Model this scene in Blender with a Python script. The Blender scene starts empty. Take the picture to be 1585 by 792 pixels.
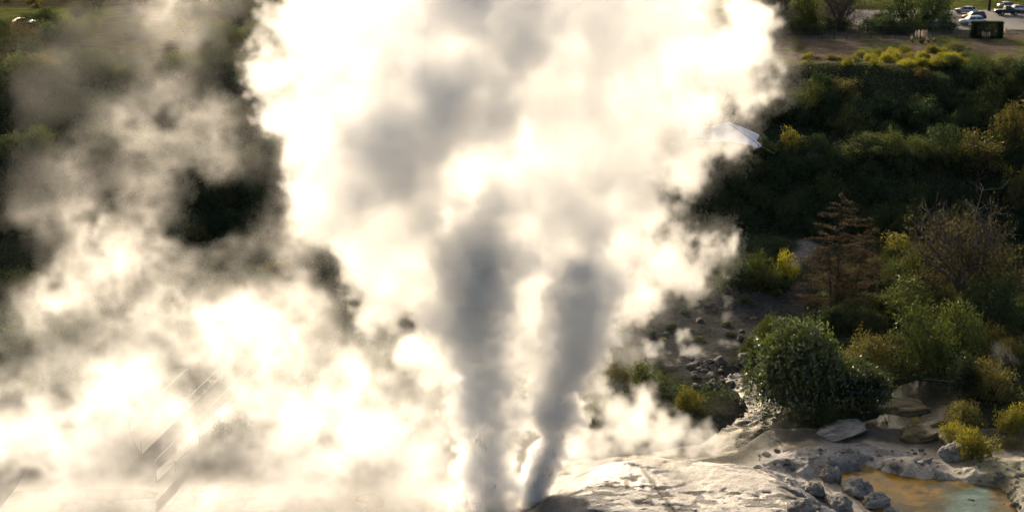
import bpy, bmesh, math, random
import numpy as np
from mathutils import Vector, Matrix

# ------------------------------------------------------------------ camera, sky, sun, exposure
scene = bpy.context.scene
C = scene.collection
CAM_H, PITCH, FPX = 57.0, math.radians(16.0), 2400.0      # camera height, downward tilt, focal length in photo pixels
cam_d = bpy.data.cameras.new('camera'); cam = bpy.data.objects.new('camera', cam_d); C.objects.link(cam)
cam.location = (0, 0, CAM_H); cam.rotation_euler = (math.pi/2 - PITCH, 0, 0)
cam_d.sensor_width = 36.0; cam_d.lens = 36.0*FPX/1585.0
cam_d.clip_start = 1.0; cam_d.clip_end = 9000.0
scene.camera = cam

SUN_AZ, SUN_EL = math.radians(-12.0), math.radians(16.5)   # azimuth from +Y (negative = left), elevation
world = bpy.data.worlds.new('World'); scene.world = world; world.use_nodes = True
wn = world.node_tree.nodes; wn.clear()
sky = wn.new('ShaderNodeTexSky'); sky.sky_type = 'NISHITA'; sky.sun_disc = False
sky.sun_elevation = SUN_EL; sky.sun_rotation = SUN_AZ; sky.dust_density = 7.0; sky.ozone_density = 0.5
bg = wn.new('ShaderNodeBackground'); bg.inputs['Strength'].default_value = 0.15
wo = wn.new('ShaderNodeOutputWorld')
world.node_tree.links.new(sky.outputs[0], bg.inputs[0]); world.node_tree.links.new(bg.outputs[0], wo.inputs[0])

sun_d = bpy.data.lights.new('sun', 'SUN'); sun = bpy.data.objects.new('sun', sun_d); C.objects.link(sun)
sun_d.energy = 5.0; sun_d.angle = math.radians(0.53); sun_d.color = (1.0, 0.86, 0.68)
sun_dir = Vector((math.sin(SUN_AZ)*math.cos(SUN_EL), math.cos(SUN_AZ)*math.cos(SUN_EL), math.sin(SUN_EL)))  # towards the sun
sun.rotation_euler = sun_dir.to_track_quat('Z', 'Y').to_euler()

vs = scene.view_settings
vs.view_transform = 'Standard'; vs.look = 'None'; vs.gamma = 1.0; vs.use_curve_mapping = False
vs.exposure = 0.5
cy = scene.cycles
cy.use_denoising = True
cy.use_adaptive_sampling = True; cy.adaptive_threshold = 0.06; cy.adaptive_min_samples = 16
cy.max_bounces = 13; cy.diffuse_bounces = 2; cy.glossy_bounces = 2; cy.transmission_bounces = 4
cy.transparent_max_bounces = 8; cy.volume_bounces = 8
cy.volume_step_rate = 1.0; cy.volume_max_steps = 256
cy.sample_clamp_indirect = 8.0; cy.sample_clamp_direct = 0.0
cy.caustics_reflective = False; cy.caustics_refractive = False

# ------------------------------------------------------------------ helpers
rng = np.random.default_rng(7)
R = random.Random(11)
cp, sp = math.cos(PITCH), math.sin(PITCH)
def ray(u, v):
    """world direction of the line of sight through a photo pixel (used once, to read positions off the photograph)"""
    a, b = (u-792.5)/FPX, -(v-396.0)/FPX
    return np.array([a, cp + b*sp, -sp + b*cp])
def at_y(u, v, y):
    d = ray(u, v); t = y/d[1]; return (d[0]*t, y, CAM_H + d[2]*t)
def at_z(u, v, z):
    d = ray(u, v); t = (z-CAM_H)/d[2]; return (d[0]*t, d[1]*t, z)
def tag(o, label=None, cat=None, group=None, kind=None):
    if label: o['label'] = label
    if cat: o['category'] = cat
    if group: o['group'] = group
    if kind: o['kind'] = kind
    return o
def smooth01(x, a, b):
    t = np.clip((x-a)/(b-a), 0, 1); return t*t*(3-2*t)
def mat_new(name):
    m = bpy.data.materials.new(name); m.use_nodes = True; m.node_tree.nodes.clear()
    return m, m.node_tree.nodes, m.node_tree.links
# ------------------------------------------------------------------ terrain
_lat = {}
def vnoise(x, y, lam, seed):
    """smooth 2D value noise, -1..1"""
    if seed not in _lat: _lat[seed] = np.random.default_rng(seed).uniform(-1, 1, (256, 256))
    g = _lat[seed]; X, Y = x/lam, y/lam
    i, j = np.floor(X).astype(int), np.floor(Y).astype(int)
    fx, fy = X-i, Y-j; fx = fx*fx*(3-2*fx); fy = fy*fy*(3-2*fy)
    a = g[i % 256, j % 256]; b = g[(i+1) % 256, j % 256]; c = g[i % 256, (j+1) % 256]; d = g[(i+1) % 256, (j+1) % 256]
    return (a*(1-fx)+b*fx)*(1-fy) + (c*(1-fx)+d*fx)*fy
def fbm2(x, y, lam, seed, octv=4, gain=.5):
    s = 0; a = 1
    for k in range(octv): s = s + a*vnoise(x+17.3*k, y-9.1*k, lam/2**k, seed+k); a *= gain
    return s
def poly_sd(pts, x, y):
    """signed distance to a polygon, positive inside"""
    x = np.asarray(x, float); y = np.asarray(y, float)
    d = np.full(x.shape, 1e9); ins = np.zeros(x.shape, bool); n = len(pts)
    for k in range(n):
        (ax, ay), (bx, by) = pts[k], pts[(k+1) % n]
        ex, ey = bx-ax, by-ay; wx, wy = x-ax, y-ay
        t = np.clip((wx*ex+wy*ey)/(ex*ex+ey*ey+1e-9), 0, 1)
        d = np.minimum(d, (wx-ex*t)**2 + (wy-ey*t)**2)
        c = ((ay <= y) & (by > y)) | ((by <= y) & (ay > y))
        with np.errstate(divide='ignore', invalid='ignore'):
            xi = ax + (y-ay)/(by-ay)*ex if by != ay else np.full(x.shape, 1e9)
        ins ^= c & (x < xi)
    return np.where(ins, 1, -1)*np.sqrt(d)
def line_d(pts, x, y):
    d = np.full(np.shape(x), 1e9)
    for (ax, ay), (bx, by) in zip(pts[:-1], pts[1:]):
        ex, ey = bx-ax, by-ay; wx, wy = x-ax, y-ay
        t = np.clip((wx*ex+wy*ey)/(ex*ex+ey*ey+1e-9), 0, 1)
        d = np.minimum(d, np.hypot(wx-ex*t, wy-ey*t))
    return d
def px(pts, z=0.0): return [at_z(u, v, z)[:2] for u, v in pts]

MOUND = px([(780, 850), (800, 780), (842, 735), (890, 706), (960, 694), (1060, 690), (1150, 698), (1215, 712), (1262, 735), (1300, 768), (1370, 800), (1420, 860), (1420, 960), (780, 960)], 1.6)
SLAB = px([(1160, 708), (1195, 694), (1240, 682), (1290, 674), (1350, 676), (1420, 692), (1370, 706), (1335, 716), (1290, 728), (1235, 724)], .7)
SAND = px([(1335, 706), (1420, 692), (1455, 700), (1478, 722), (1490, 738), (1440, 736), (1395, 730), (1350, 722)], .5)
BANKR = px([(1490, 742), (1475, 716), (1530, 700), (1680, 690), (1680, 830), (1560, 830), (1556, 790), (1540, 752)], .4)
POOL = px([(1285, 728), (1335, 714), (1400, 730), (1490, 738), (1555, 748), (1600, 800), (1600, 860), (1390, 860), (1360, 796), (1300, 750)], -.1)
TEAL = px([(1462, 768), (1480, 755), (1515, 752), (1538, 764), (1540, 790), (1520, 830), (1470, 830), (1455, 790)], -.1)
STREAM = px([(1215, 560), (1150, 585), (1185, 625), (1160, 655), (1110, 690), (1010, 705), (880, 720)], -.3)
HOLLOW = px([(1385, 600), (1430, 585), (1480, 600), (1475, 640), (1430, 655), (1360, 662), (1310, 655), (1370, 640)], -.3)
SCREE = px([(960, 560), (980, 480), (1060, 455), (1240, 450), (1235, 495), (1180, 520), (1150, 560), (1080, 600)], .3)
PATCH = px([(1215, 395), (1240, 372), (1270, 375), (1265, 400), (1235, 420), (1215, 415)], 1.0)
ROADX = 62.0

def bank_shift(x): return 5.0*vnoise(x, x*0+3, 38, 91) + 2.5*vnoise(x, x*0+8, 14, 92)
def hz(x, y):
    """ground height"""
    x = np.asarray(x, float); y = np.asarray(y, float)
    ys = y + bank_shift(x)
    z = 1.5*smooth01(ys, 160, 200) + 8.5*smooth01(ys, 201, 216) + 1.0*smooth01(ys, 216, 226) + 6.5*smooth01(ys, 226, 243)
    z = z + 0.5*smooth01(y, 330, 420) + 30*smooth01(y, 500, 1500)
    rough = smooth01(ys, 140, 200)*(1-smooth01(ys, 243, 252))
    z = z + fbm2(x, y, 9, 31, 4)*(.18 + .8*rough)*(1-.85*smooth01(ys, 243, 252))
    z = z + .25*np.abs(fbm2(x, y, 2.6, 41, 3))*smooth01(y, 135, 150)*(1-smooth01(ys, 196, 204))
    ds = line_d(STREAM, x, y)
    z = z - 1.0*(1-smooth01(ds, 1.0, 3.2))*smooth01(y, 120, 132)
    z = z - 1.1*smooth01(poly_sd(HOLLOW, x, y), -1.5, 1.2)
    # sunk under the sinter sheet
    z = np.where((y > 100) & (y < 141) & (x > -47) & (x < 60), np.minimum(z, z*.3 - .55*smooth01(141-y, 0, 3)*smooth01(x, -47, -43)), z)
    return z
def crust_mask(x, y):
    n = fbm2(x, y, 5, 101, 5, .6); n2 = fbm2(x*.5, y, 1.0, 111, 4, .6); n3 = fbm2(x*.7, y, .45, 121, 3)
    front = smooth01(120.6-y+1.6*n, 0, 3.0)
    return smooth01(.8*n2+.55*n+.5*n3-.57+.80*front, .0, .25)
def crag(x, y):
    """sharp-edged broken rock relief"""
    a = 1-np.abs(fbm2(x*.8, y, 1.7, 171, 4, .55)); b = 1-np.abs(fbm2(x, y*.8, .8, 181, 3, .6))
    return .20*(a**3-.45) + .09*(b**3-.4)
def sinter_z(x, y):
    n = fbm2(x, y, 5, 61, 5, .55); r = np.abs(fbm2(x, y, 2.2, 67, 4)); m = poly_sd(MOUND, x, y) + .6*fbm2(x, y, 5, 71, 3)
    z = -.14 + .06*n + 0*x
    z = z + 2.9*smooth01(m, -1.0, 6.5) + .16*smooth01(m, 0, 2)*fbm2(x, y, 8, 61, 3) + .06*r*smooth01(m, -2, 1) - .05*crust_mask(x, y)*smooth01(m, .5, 2) + .10*smooth01(fbm2(x, y, 3, 131, 4), .05, .35)*smooth01(m, .5, 2)
    for poly, h, w in ((SLAB, .9, 1.7), (SAND, .75, 2.2), (BANKR, .8, 2.2)):
        s = poly_sd(poly, x, y) + .45*fbm2(x, y, 2.5, 75, 3)
        z = np.maximum(z, -.3 + h*smooth01(s, -.4, w) + .1*n + .10*r + crag(x, y)*smooth01(s, -.4, .6))
    p = poly_sd(POOL, x, y) + .3*n
    z = np.where(m < -.4, z - .6*smooth01(p, -.3, 1.0), z)
    xr = 22.5 + .3*(120-y)
    z = z + 1.5*crag(x, y)*smooth01(x, xr-1.5, xr+2)*smooth01(m, -1.5, .3)*(1-smooth01(m, 3.5, 6)) + .25*crag(x, y)*smooth01(m, 0, 2)
    z = z - 1.0*(1-smooth01(line_d(STREAM, x, y), .8, 2.6))*smooth01(-m, -.5, 1.5)*smooth01(y, 120, 128)
    e = np.minimum(np.minimum(x+45, 58-x), np.minimum(141-y, y-97))
    return z - .5*(1-smooth01(e, 0, 2.5))
def ground_z(x, y):
    x = np.asarray(x, float); y = np.asarray(y, float)
    g = np.atleast_1d(hz(x, y)).astype(float); xf, yf = np.broadcast_to(x, g.shape), np.broadcast_to(y, g.shape)
    k = (yf > 99) & (yf < 140) & (xf > -42) & (xf < 56)
    if k.any(): g[k] = np.maximum(g[k], sinter_z(xf[k], yf[k]))
    return g if x.ndim else g[0]
def hit(u, v):
    """the point of the ground seen at a photo pixel"""
    d = ray(u, v); t = np.arange(90, 480, .25)
    x, y, z = d[0]*t, d[1]*t, CAM_H + d[2]*t
    k = np.argmax(z < ground_z(x, y))
    return float(x[k]), float(y[k]), float(ground_z(x[k:k+1], y[k:k+1])[0])

def grid_mesh(name, X, Y, Z, mat, smooth=True):
    ny, nx = X.shape
    co = np.stack([X, Y, Z], -1).reshape(-1, 3).astype(np.float32)
    i = np.arange((ny-1)*(nx-1)); r, c = i//(nx-1), i % (nx-1); a = r*nx + c
    q = np.stack([a, a+1, a+nx+1, a+nx], 1).astype(np.int32)
    me = bpy.data.meshes.new(name)
    me.vertices.add(len(co)); me.vertices.foreach_set('co', co.ravel())
    me.loops.add(q.size); me.loops.foreach_set('vertex_index', q.ravel())
    me.polygons.add(len(q)); me.polygons.foreach_set('loop_start', np.arange(0, q.size, 4, dtype=np.int32))
    me.update(calc_edges=True); me.validate()
    if smooth: me.polygons.foreach_set('use_smooth', np.ones(len(q), bool))
    if mat: me.materials.append(mat)
    o = bpy.data.objects.new(name, me); C.objects.link(o)
    return o
def point_colour(o, name, rgb, rough=.9):
    rough = np.broadcast_to(np.asarray(rough, float), (len(rgb),))[:, None]      # the fourth channel carries the roughness
    a = o.data.attributes.new(name, 'FLOAT_COLOR', 'POINT')
    a.data.foreach_set('color', np.concatenate([rgb, rough], 1).astype(np.float32).ravel())
def mixc(a, b, t):
    t = np.asarray(t)[:, None]; return np.asarray(a)*(1-t) + np.asarray(b)*t

def surface_material(name, attr, rough=.85, detail=((1.2, .35), (7, .25)), bump=.5, bump_scale=4.0, spec=.3, bump_d=.12):
    """base colour from the surface's own colour map, broken up by two noises; relief from a third"""
    m, N, L = mat_new(name)
    at = N.new('ShaderNodeAttribute'); at.attribute_name = attr
    tc = N.new('ShaderNodeTexCoord'); col = at.outputs['Color']
    for sc, amt in detail:
        nz = N.new('ShaderNodeTexNoise'); nz.inputs['Scale'].default_value = sc; nz.inputs['Detail'].default_value = 5
        L.new(tc.outputs['Object'], nz.inputs['Vector'])
        mr = N.new('ShaderNodeMapRange'); mr.inputs['From Min'].default_value = .3; mr.inputs['From Max'].default_value = .7
        mr.inputs['To Min'].default_value = 1-amt; mr.inputs['To Max'].default_value = 1+amt
        L.new(nz.outputs['Fac'], mr.inputs['Value'])
        mx = N.new('ShaderNodeVectorMath'); mx.operation = 'SCALE'
        L.new(col, mx.inputs[0]); L.new(mr.outputs[0], mx.inputs['Scale']); col = mx.outputs[0]
    b = N.new('ShaderNodeBsdfPrincipled'); b.inputs['Roughness'].default_value = rough
    b.inputs['Specular IOR Level'].default_value = spec
    L.new(col, b.inputs['Base Color']); L.new(at.outputs['Alpha'], b.inputs['Roughness'])
    nz = N.new('ShaderNodeTexNoise'); nz.inputs['Scale'].default_value = bump_scale; nz.inputs['Detail'].default_value = 8; nz.inputs['Roughness'].default_value = .65
    L.new(tc.outputs['Object'], nz.inputs['Vector'])
    bp = N.new('ShaderNodeBump'); bp.inputs['Strength'].default_value = bump; bp.inputs['Distance'].default_value = bump_d
    L.new(nz.outputs['Fac'], bp.inputs['Height']); L.new(bp.outputs[0], b.inputs['Normal'])
    o = N.new('ShaderNodeOutputMaterial'); L.new(b.outputs[0], o.inputs['Surface'])
    return m

# ground: one sheet, fine where the camera looks, coarse to the horizon
xs = np.concatenate([-np.geomspace(2600, 150, 26), np.arange(-140, 141, 1.1), np.geomspace(150, 2600, 26)])
ysg = np.concatenate([np.linspace(-600, 90, 20), np.arange(96, 200, .9), np.arange(200, 262, .7), np.arange(262, 360, 1.2), np.geomspace(364, 5200, 40)])
X, Y = np.meshgrid(xs, ysg); Z = hz(X, Y)
ground = tag(grid_mesh('ground', X, Y, Z, surface_material('earth', 'tint', .9, ((.35, .3), (2.2, .35)), .7, 2.0, .0, .3)), kind='structure')
x, y = X.ravel(), Y.ravel(); ysr = y + bank_shift(x)
n = fbm2(x, y, 7, 81, 4); n2 = fbm2(x, y, 2.5, 85, 3)
col = np.tile(np.array([.030, .033, .018]), (len(x), 1))                                             # litter and scrub
col = mixc(col, [.050, .049, .046], smooth01(poly_sd(SCREE, x, y)+2.5*n, -1, 2)*.9)                         # grey scree
col = mixc(col, [.22, .20, .18], smooth01(poly_sd(PATCH, x, y)+n, -.5, 1)*.8)
flat = smooth01(ysr, 243, 248)
col = mixc(col, [.115, .09, .068], flat)                                                              # bare earth of the upper flat
col = mixc(col, [.10, .11, .035], flat*smooth01(n+.6*n2, -.1, .35))
lawn = smooth01(y, 318, 324)*smooth01(x, 40, 50) + (1-smooth01(x, -84, -78))*smooth01(y, 276, 282)*(1-smooth01(y, 322, 330))
col = mixc(col, [.085, .095, .028], np.clip(lawn, 0, 1))
col = mixc(col, [.05, .045, .025], (1-smooth01(x, 30, 44))*flat*(1-np.clip(lawn, 0, 1)))
col = mixc(col, [.10, .085, .07], smooth01(y, 283, 286)*(1-smooth01(y, 318, 322))*smooth01(x, 45, 50))     # worn ground by the car park
wet = (1-smooth01(line_d(STREAM, x, y), 1.5, 5))
col = mixc(col, [.05, .048, .042], wet*.8)
point_colour(ground, 'tint', col)

# sinter sheet
xs = np.concatenate([np.arange(-45, -12, .4), np.arange(-12, 58.01, .17)]); ysg = np.concatenate([np.arange(97, 112, .5), np.arange(112, 141.01, .15)])
X, Y = np.meshgrid(xs, ysg); Z = sinter_z(X, Y)
sm = surface_material('sinter', 'tint', .5, ((.9, .2), (6, .28)), .9, 6.0, .4, .16)
sinter = tag(grid_mesh('sinter_ground', X, Y, Z, sm), kind='structure')
x, y = X.ravel(), Y.ravel()
n = fbm2(x, y, 5, 101, 5, .6); n2 = fbm2(x*.6, y, 1.3, 111, 4, .6); n3 = fbm2(x, y, .7, 121, 3)
m = poly_sd(MOUND, x, y)
col = np.tile(np.array([.20, .17, .13]), (len(x), 1))
col = mixc(col, [.38, .345, .30], smooth01(m, 0, 4)*.8)                                                  # cleaner silica on the mound
col = mixc(col, [.34, .26, .15], smooth01(n, .1, .7)*.6)                                               # ochre stain
crust = crust_mask(x, y)*smooth01(m, .5, 2)
col = mixc(col, [.06, .055, .05], crust*.95)                                                          # dark crusts
xr = at_z(1240, 740, 1.5)[0]
grey = smooth01(x + .3*(y-120), xr-2.5, xr+1.5)*smooth01(m, -2.5, 1)*(1-smooth01(m, 3, 5))
col = mixc(col, [.20, .195, .195], np.clip(grey+.25*n, 0, 1)*smooth01(m, -3, 0))                              # weathered shoulder
sl = smooth01(poly_sd(SLAB, x, y), -.8, .6); col = mixc(col, [.27, .26, .25], sl*.85)
col = mixc(col, [.13, .125, .12], sl*smooth01(n2+.6*n, .25, .6)*.7)
sd = smooth01(poly_sd(SAND, x, y), -.8, .6); col = mixc(col, [.42, .36, .29], sd*.8)
cg = crag(x, y); rocky = np.clip(sl + sd + smooth01(poly_sd(BANKR, x, y), -1, .5) + grey, 0, 1); col = mixc(col, [.10, .095, .085], rocky*smooth01(-cg, .02, .09)*.75)
brd = smooth01(poly_sd(BANKR, x, y), -1, .5); col = mixc(col, [.30, .27, .20], brd*.8); col = mixc(col, [.14, .13, .06], brd*smooth01(n+.5*n2, .1, .6)*.8)
wet = 1-smooth01(line_d(STREAM, x, y), 1.2, 3.0); col = mixc(col, [.07, .065, .06], wet*smooth01(-m, -.5, 1.5))
shape = np.maximum.reduce([m, poly_sd(SLAB, x, y), poly_sd(SAND, x, y), poly_sd(BANKR, x, y), poly_sd(POOL, x, y)])
earth = smooth01(-shape-.7*n, .4, 2.2)*smooth01(y, 124, 129)
col = mixc(col, [.055, .05, .036], earth)                       # bare dark earth round the sinter
rgh = .62 - .17*smooth01(n, -.2, .5) + .22*crust; rgh = rgh - .28*(1-smooth01(x, 8, 17))*smooth01(y, 117, 121)*(1-crust); rgh = rgh + (.95-rgh)*earth; rgh = rgh + (.8-rgh)*np.clip(sl+sd+brd, 0, 1)*.8
point_colour(sinter, 'tint', col, rgh)

# water
def water_sheet(name, pts, z, mat, grow=1.2):
    c = np.mean(pts, 0); me = bpy.data.meshes.new(name)
    pp = [(c[0]+(p[0]-c[0])*1.0, c[1]+(p[1]-c[1])*1.0) for p in pts]
    v = []
    for k, p in enumerate(pp):
        d = np.array(p)-c; d = d/np.linalg.norm(d)*grow; v.append((p[0]+d[0], p[1]+d[1], z))
    bm = bmesh.new(); f = bm.faces.new([bm.verts.new(q) for q in v]); bmesh.ops.triangulate(bm, faces=[f]); bm.normal_update()
    if sum(q.normal.z for q in bm.faces) < 0: bmesh.ops.reverse_faces(bm, faces=bm.faces)
    bm.to_mesh(me); bm.free(); me.materials.append(mat)
    o = bpy.data.objects.new(name, me); C.objects.link(o); return tag(o, kind='structure')
def water_material(name, ramp, rough, ripple, ripple_scale, spec=.5, noise_scale=.35, bump_d=.08):
    m, N, L = mat_new(name)
    tc = N.new('ShaderNodeTexCoord'); mp = N.new('ShaderNodeMapping'); mp.inputs['Scale'].default_value = (.55, 1.0, 1)
    L.new(tc.outputs['Object'], mp.inputs[0])
    nz = N.new('ShaderNodeTexNoise'); nz.inputs['Scale'].default_value = noise_scale; nz.inputs['Detail'].default_value = 6; nz.inputs['Roughness'].default_value = .62
    nz.inputs['Distortion'].default_value = .8
    L.new(mp.outputs[0], nz.inputs['Vector'])
    cr = N.new('ShaderNodeValToRGB'); e = cr.color_ramp
    while len(e.elements) < len(ramp): e.elements.new(.5)
    for k, (p, c) in enumerate(ramp): e.elements[k].position = p; e.elements[k].color = (*c, 1)
    L.new(nz.outputs['Fac'], cr.inputs[0])
    b = N.new('ShaderNodeBsdfPrincipled'); b.inputs['Roughness'].default_value = rough; b.inputs['Specular IOR Level'].default_value = spec
    L.new(cr.outputs[0], b.inputs['Base Color'])
    wv = N.new('ShaderNodeTexNoise'); wv.inputs['Scale'].default_value = ripple_scale; wv.inputs['Detail'].default_value = 4
    L.new(tc.outputs['Object'], wv.inputs['Vector'])
    bp = N.new('ShaderNodeBump'); bp.inputs['Strength'].default_value = ripple; bp.inputs['Distance'].default_value = bump_d
    L.new(wv.outputs['Fac'], bp.inputs['Height']); L.new(bp.outputs[0], b.inputs['Normal'])
    o = N.new('ShaderNodeOutputMaterial'); L.new(b.outputs[0], o.inputs['Surface'])
    return m
dark_m = water_material('dark_water', [(.3, (.012, .014, .010)), (.7, (.03, .03, .022))], .10, .25, 2.6, .25, .5, .1)
pmx, pmy = np.array(POOL)[:, 0], np.array(POOL)[:, 1]
gx, gy = np.meshgrid(np.arange(pmx.min()-1.5, pmx.max()+1.5, .2), np.arange(pmy.min()-1.5, pmy.max()+1.5, .2))
pool = tag(grid_mesh('hot_pool', gx, gy, gx*0-.30, None), kind='structure')
x, y = gx.ravel(), gy.ravel(); n = fbm2(x*.55, y, 3.2, 141, 5, .6); n2 = fbm2(x*.5, y, 1.1, 151, 4, .6)
col = np.tile(np.array([.27, .14, .012]), (len(x), 1))
col = mixc(col, [.38, .215, .02], smooth01(n+.4*n2, .15, .8)); col = mixc(col, [.085, .07, .028], smooth01(-n-.5*n2, .1, .7))
col = mixc(col, [.17, .12, .05], smooth01(n2-.3*n, .35, .8)*.7)
ts = poly_sd(TEAL, x, y) + 1.0*n + .5*n2
col = mixc(col, [.05, .052, .032], smooth01(ts, -2.0, -.6)*(.55+.45*smooth01(n2, -.3, .3))); col = mixc(col, [.085, .125, .102], smooth01(ts, -.7, .3)); col = mixc(col, [.15, .20, .165], smooth01(ts+.5*n2, .5, 1.6)*.8)
pd = poly_sd(POOL, x, y); col = mixc(col, [.10, .075, .035], 1-smooth01(pd+.4*n2, .1, 1.1))
point_colour(pool, 'tint', col, .24)
bm = bmesh.new(); bm.from_mesh(pool.data); bm.verts.ensure_lookup_table()
bmesh.ops.delete(bm, geom=[v for v in bm.verts if pd[v.index] < -1.0], context='VERTS'); bm.to_mesh(pool.data); bm.free()
pool.data.materials.clear(); pool.data.materials.append(surface_material('ochre_water', 'tint', .24, ((.8, .2), (3, .2)), .25, 1.8, .05, .05))
sxy = np.array(STREAM); gx, gy = np.meshgrid(np.arange(sxy[:, 0].min()-3, sxy[:, 0].max()+3, .3), np.arange(sxy[:, 1].min()-3, sxy[:, 1].max()+3, .34))
riff = smooth01(gy, 138, 142)*(1-smooth01(gy, 158, 162))
rz_ = np.random.default_rng(77)
gz = -.60 + .05*fbm2(gx, gy, 1.6, 161, 2) + (.02+.13*riff)*rz_.normal(size=gx.shape)*.55
stream = tag(grid_mesh('stream', gx + rz_.uniform(-.1, .1, gx.shape), gy + rz_.uniform(-.1, .1, gx.shape), gz, dark_m, False), kind='structure')
sd_ = line_d(STREAM, gx.ravel(), gy.ravel())
bm = bmesh.new(); bm.from_mesh(stream.data); bm.verts.ensure_lookup_table()
bmesh.ops.delete(bm, geom=[v for v in bm.verts if sd_[v.index] > 2.4], context='VERTS'); bm.to_mesh(stream.data); bm.free()
hollow = water_sheet('dark_pool', HOLLOW, -.5, dark_m, 1.0)
# car park
am, N, L = mat_new('asphalt'); tc = N.new('ShaderNodeTexCoord'); nz = N.new('ShaderNodeTexNoise'); nz.inputs['Scale'].default_value = .6; nz.inputs['Detail'].default_value = 8
cr = N.new('ShaderNodeValToRGB'); cr.color_ramp.elements[0].color = (.045, .044, .042, 1); cr.color_ramp.elements[1].color = (.085, .08, .074, 1)
b = N.new('ShaderNodeBsdfPrincipled'); b.inputs['Roughness'].default_value = .8; oo = N.new('ShaderNodeOutputMaterial')
L.new(tc.outputs['Object'], nz.inputs['Vector']); L.new(nz.outputs['Fac'], cr.inputs[0]); L.new(cr.outputs[0], b.inputs['Base Color']); L.new(b.outputs[0], oo.inputs['Surface'])
cx, cyv = np.meshgrid(np.linspace(66, 140, 38), np.linspace(291, 321, 16))
carpark = tag(grid_mesh('car_park', cx, cyv, hz(cx, cyv)+.10, am), kind='structure')
def park_z(x, y): return float(hz(np.array([x]), np.array([y]))[0]) + .10
# ------------------------------------------------------------------ vegetation
def leaf_material(name, c0, c1, transl=.42, gloss=.05, rough=.4, through=(1.5, 1.35, .55)):
    m, N, L = mat_new(name)
    at = N.new('ShaderNodeAttribute'); at.attribute_name = 'tone'
    oi = N.new('ShaderNodeObjectInfo')
    mr = N.new('ShaderNodeMapRange'); mr.inputs['To Min'].default_value = .72; mr.inputs['To Max'].default_value = 1.25
    L.new(oi.outputs['Random'], mr.inputs['Value'])
    mx = N.new('ShaderNodeMix'); mx.data_type = 'RGBA'
    mx.inputs['A'].default_value = (*c0, 1); mx.inputs['B'].default_value = (*c1, 1); L.new(at.outputs['Fac'], mx.inputs['Factor'])
    sc = N.new('ShaderNodeVectorMath'); sc.operation = 'SCALE'; L.new(mx.outputs['Result'], sc.inputs[0]); L.new(mr.outputs[0], sc.inputs['Scale'])
    d = N.new('ShaderNodeBsdfDiffuse'); t = N.new('ShaderNodeBsdfTranslucent'); g = N.new('ShaderNodeBsdfGlossy'); g.inputs['Roughness'].default_value = rough
    L.new(sc.outputs[0], d.inputs[0])
    wm = N.new('ShaderNodeMix'); wm.data_type = 'RGBA'; wm.blend_type = 'MULTIPLY'; wm.inputs['Factor'].default_value = 1
    wm.inputs['B'].default_value = (*through, 1); L.new(sc.outputs[0], wm.inputs['A']); L.new(wm.outputs['Result'], t.inputs[0])
    m1 = N.new('ShaderNodeMixShader'); m1.inputs[0].default_value = transl; L.new(d.outputs[0], m1.inputs[1]); L.new(t.outputs[0], m1.inputs[2])
    m2 = N.new('ShaderNodeMixShader'); m2.inputs[0].default_value = gloss; L.new(m1.outputs[0], m2.inputs[1]); L.new(g.outputs[0], m2.inputs[2])
    o = N.new('ShaderNodeOutputMaterial'); L.new(m2.outputs[0], o.inputs['Surface'])
    return m
def bark_material(name, c):
    m, N, L = mat_new(name); tc = N.new('ShaderNodeTexCoord'); nz = N.new('ShaderNodeTexNoise'); nz.inputs['Scale'].default_value = 6; nz.inputs['Detail'].default_value = 4
    cr = N.new('ShaderNodeValToRGB'); cr.color_ramp.elements[0].color = (*[q*.5 for q in c], 1); cr.color_ramp.elements[1].color = (*[q*1.4 for q in c], 1)
    L.new(tc.outputs['Object'], nz.inputs['Vector']); L.new(nz.outputs['Fac'], cr.inputs[0])
    b = N.new('ShaderNodeBsdfDiffuse'); L.new(cr.outputs[0], b.inputs[0]); o = N.new('ShaderNodeOutputMaterial'); L.new(b.outputs[0], o.inputs['Surface'])
    return m
LM = dict(
    dark=leaf_material('leaf_dark', (.026, .050, .028), (.060, .086, .036), .30, .02),
    mid=leaf_material('leaf_mid', (.036, .060, .022), (.085, .100, .032), .40, .03),
    olive=leaf_material('leaf_olive', (.060, .062, .026), (.135, .125, .045), .42, .03),
    bright=leaf_material('leaf_bright', (.07, .085, .015), (.22, .20, .035), .5, .03),
    glossy=leaf_material('leaf_glossy', (.020, .042, .018), (.078, .100, .038), .44, .07, .35),
    brown=leaf_material('leaf_brown', (.052, .047, .030), (.098, .088, .052), .45, .0, .4, (1.2, 1.15, .8)),
    red=leaf_material('leaf_russet', (.066, .053, .040), (.115, .092, .068), .45, .0, .4, (1.15, 1.1, .9)),
    grey=leaf_material('leaf_grey', (.085, .072, .065), (.14, .12, .105), .2, .0, .4, (1, 1, 1)),
    gold=leaf_material('leaf_gold', (.13, .145, .022), (.30, .29, .045), .52, .02))
BARK = bark_material('bark', (.07, .055, .045)); PALEBARK = bark_material('bark_pale', (.14, .12, .105))

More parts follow.
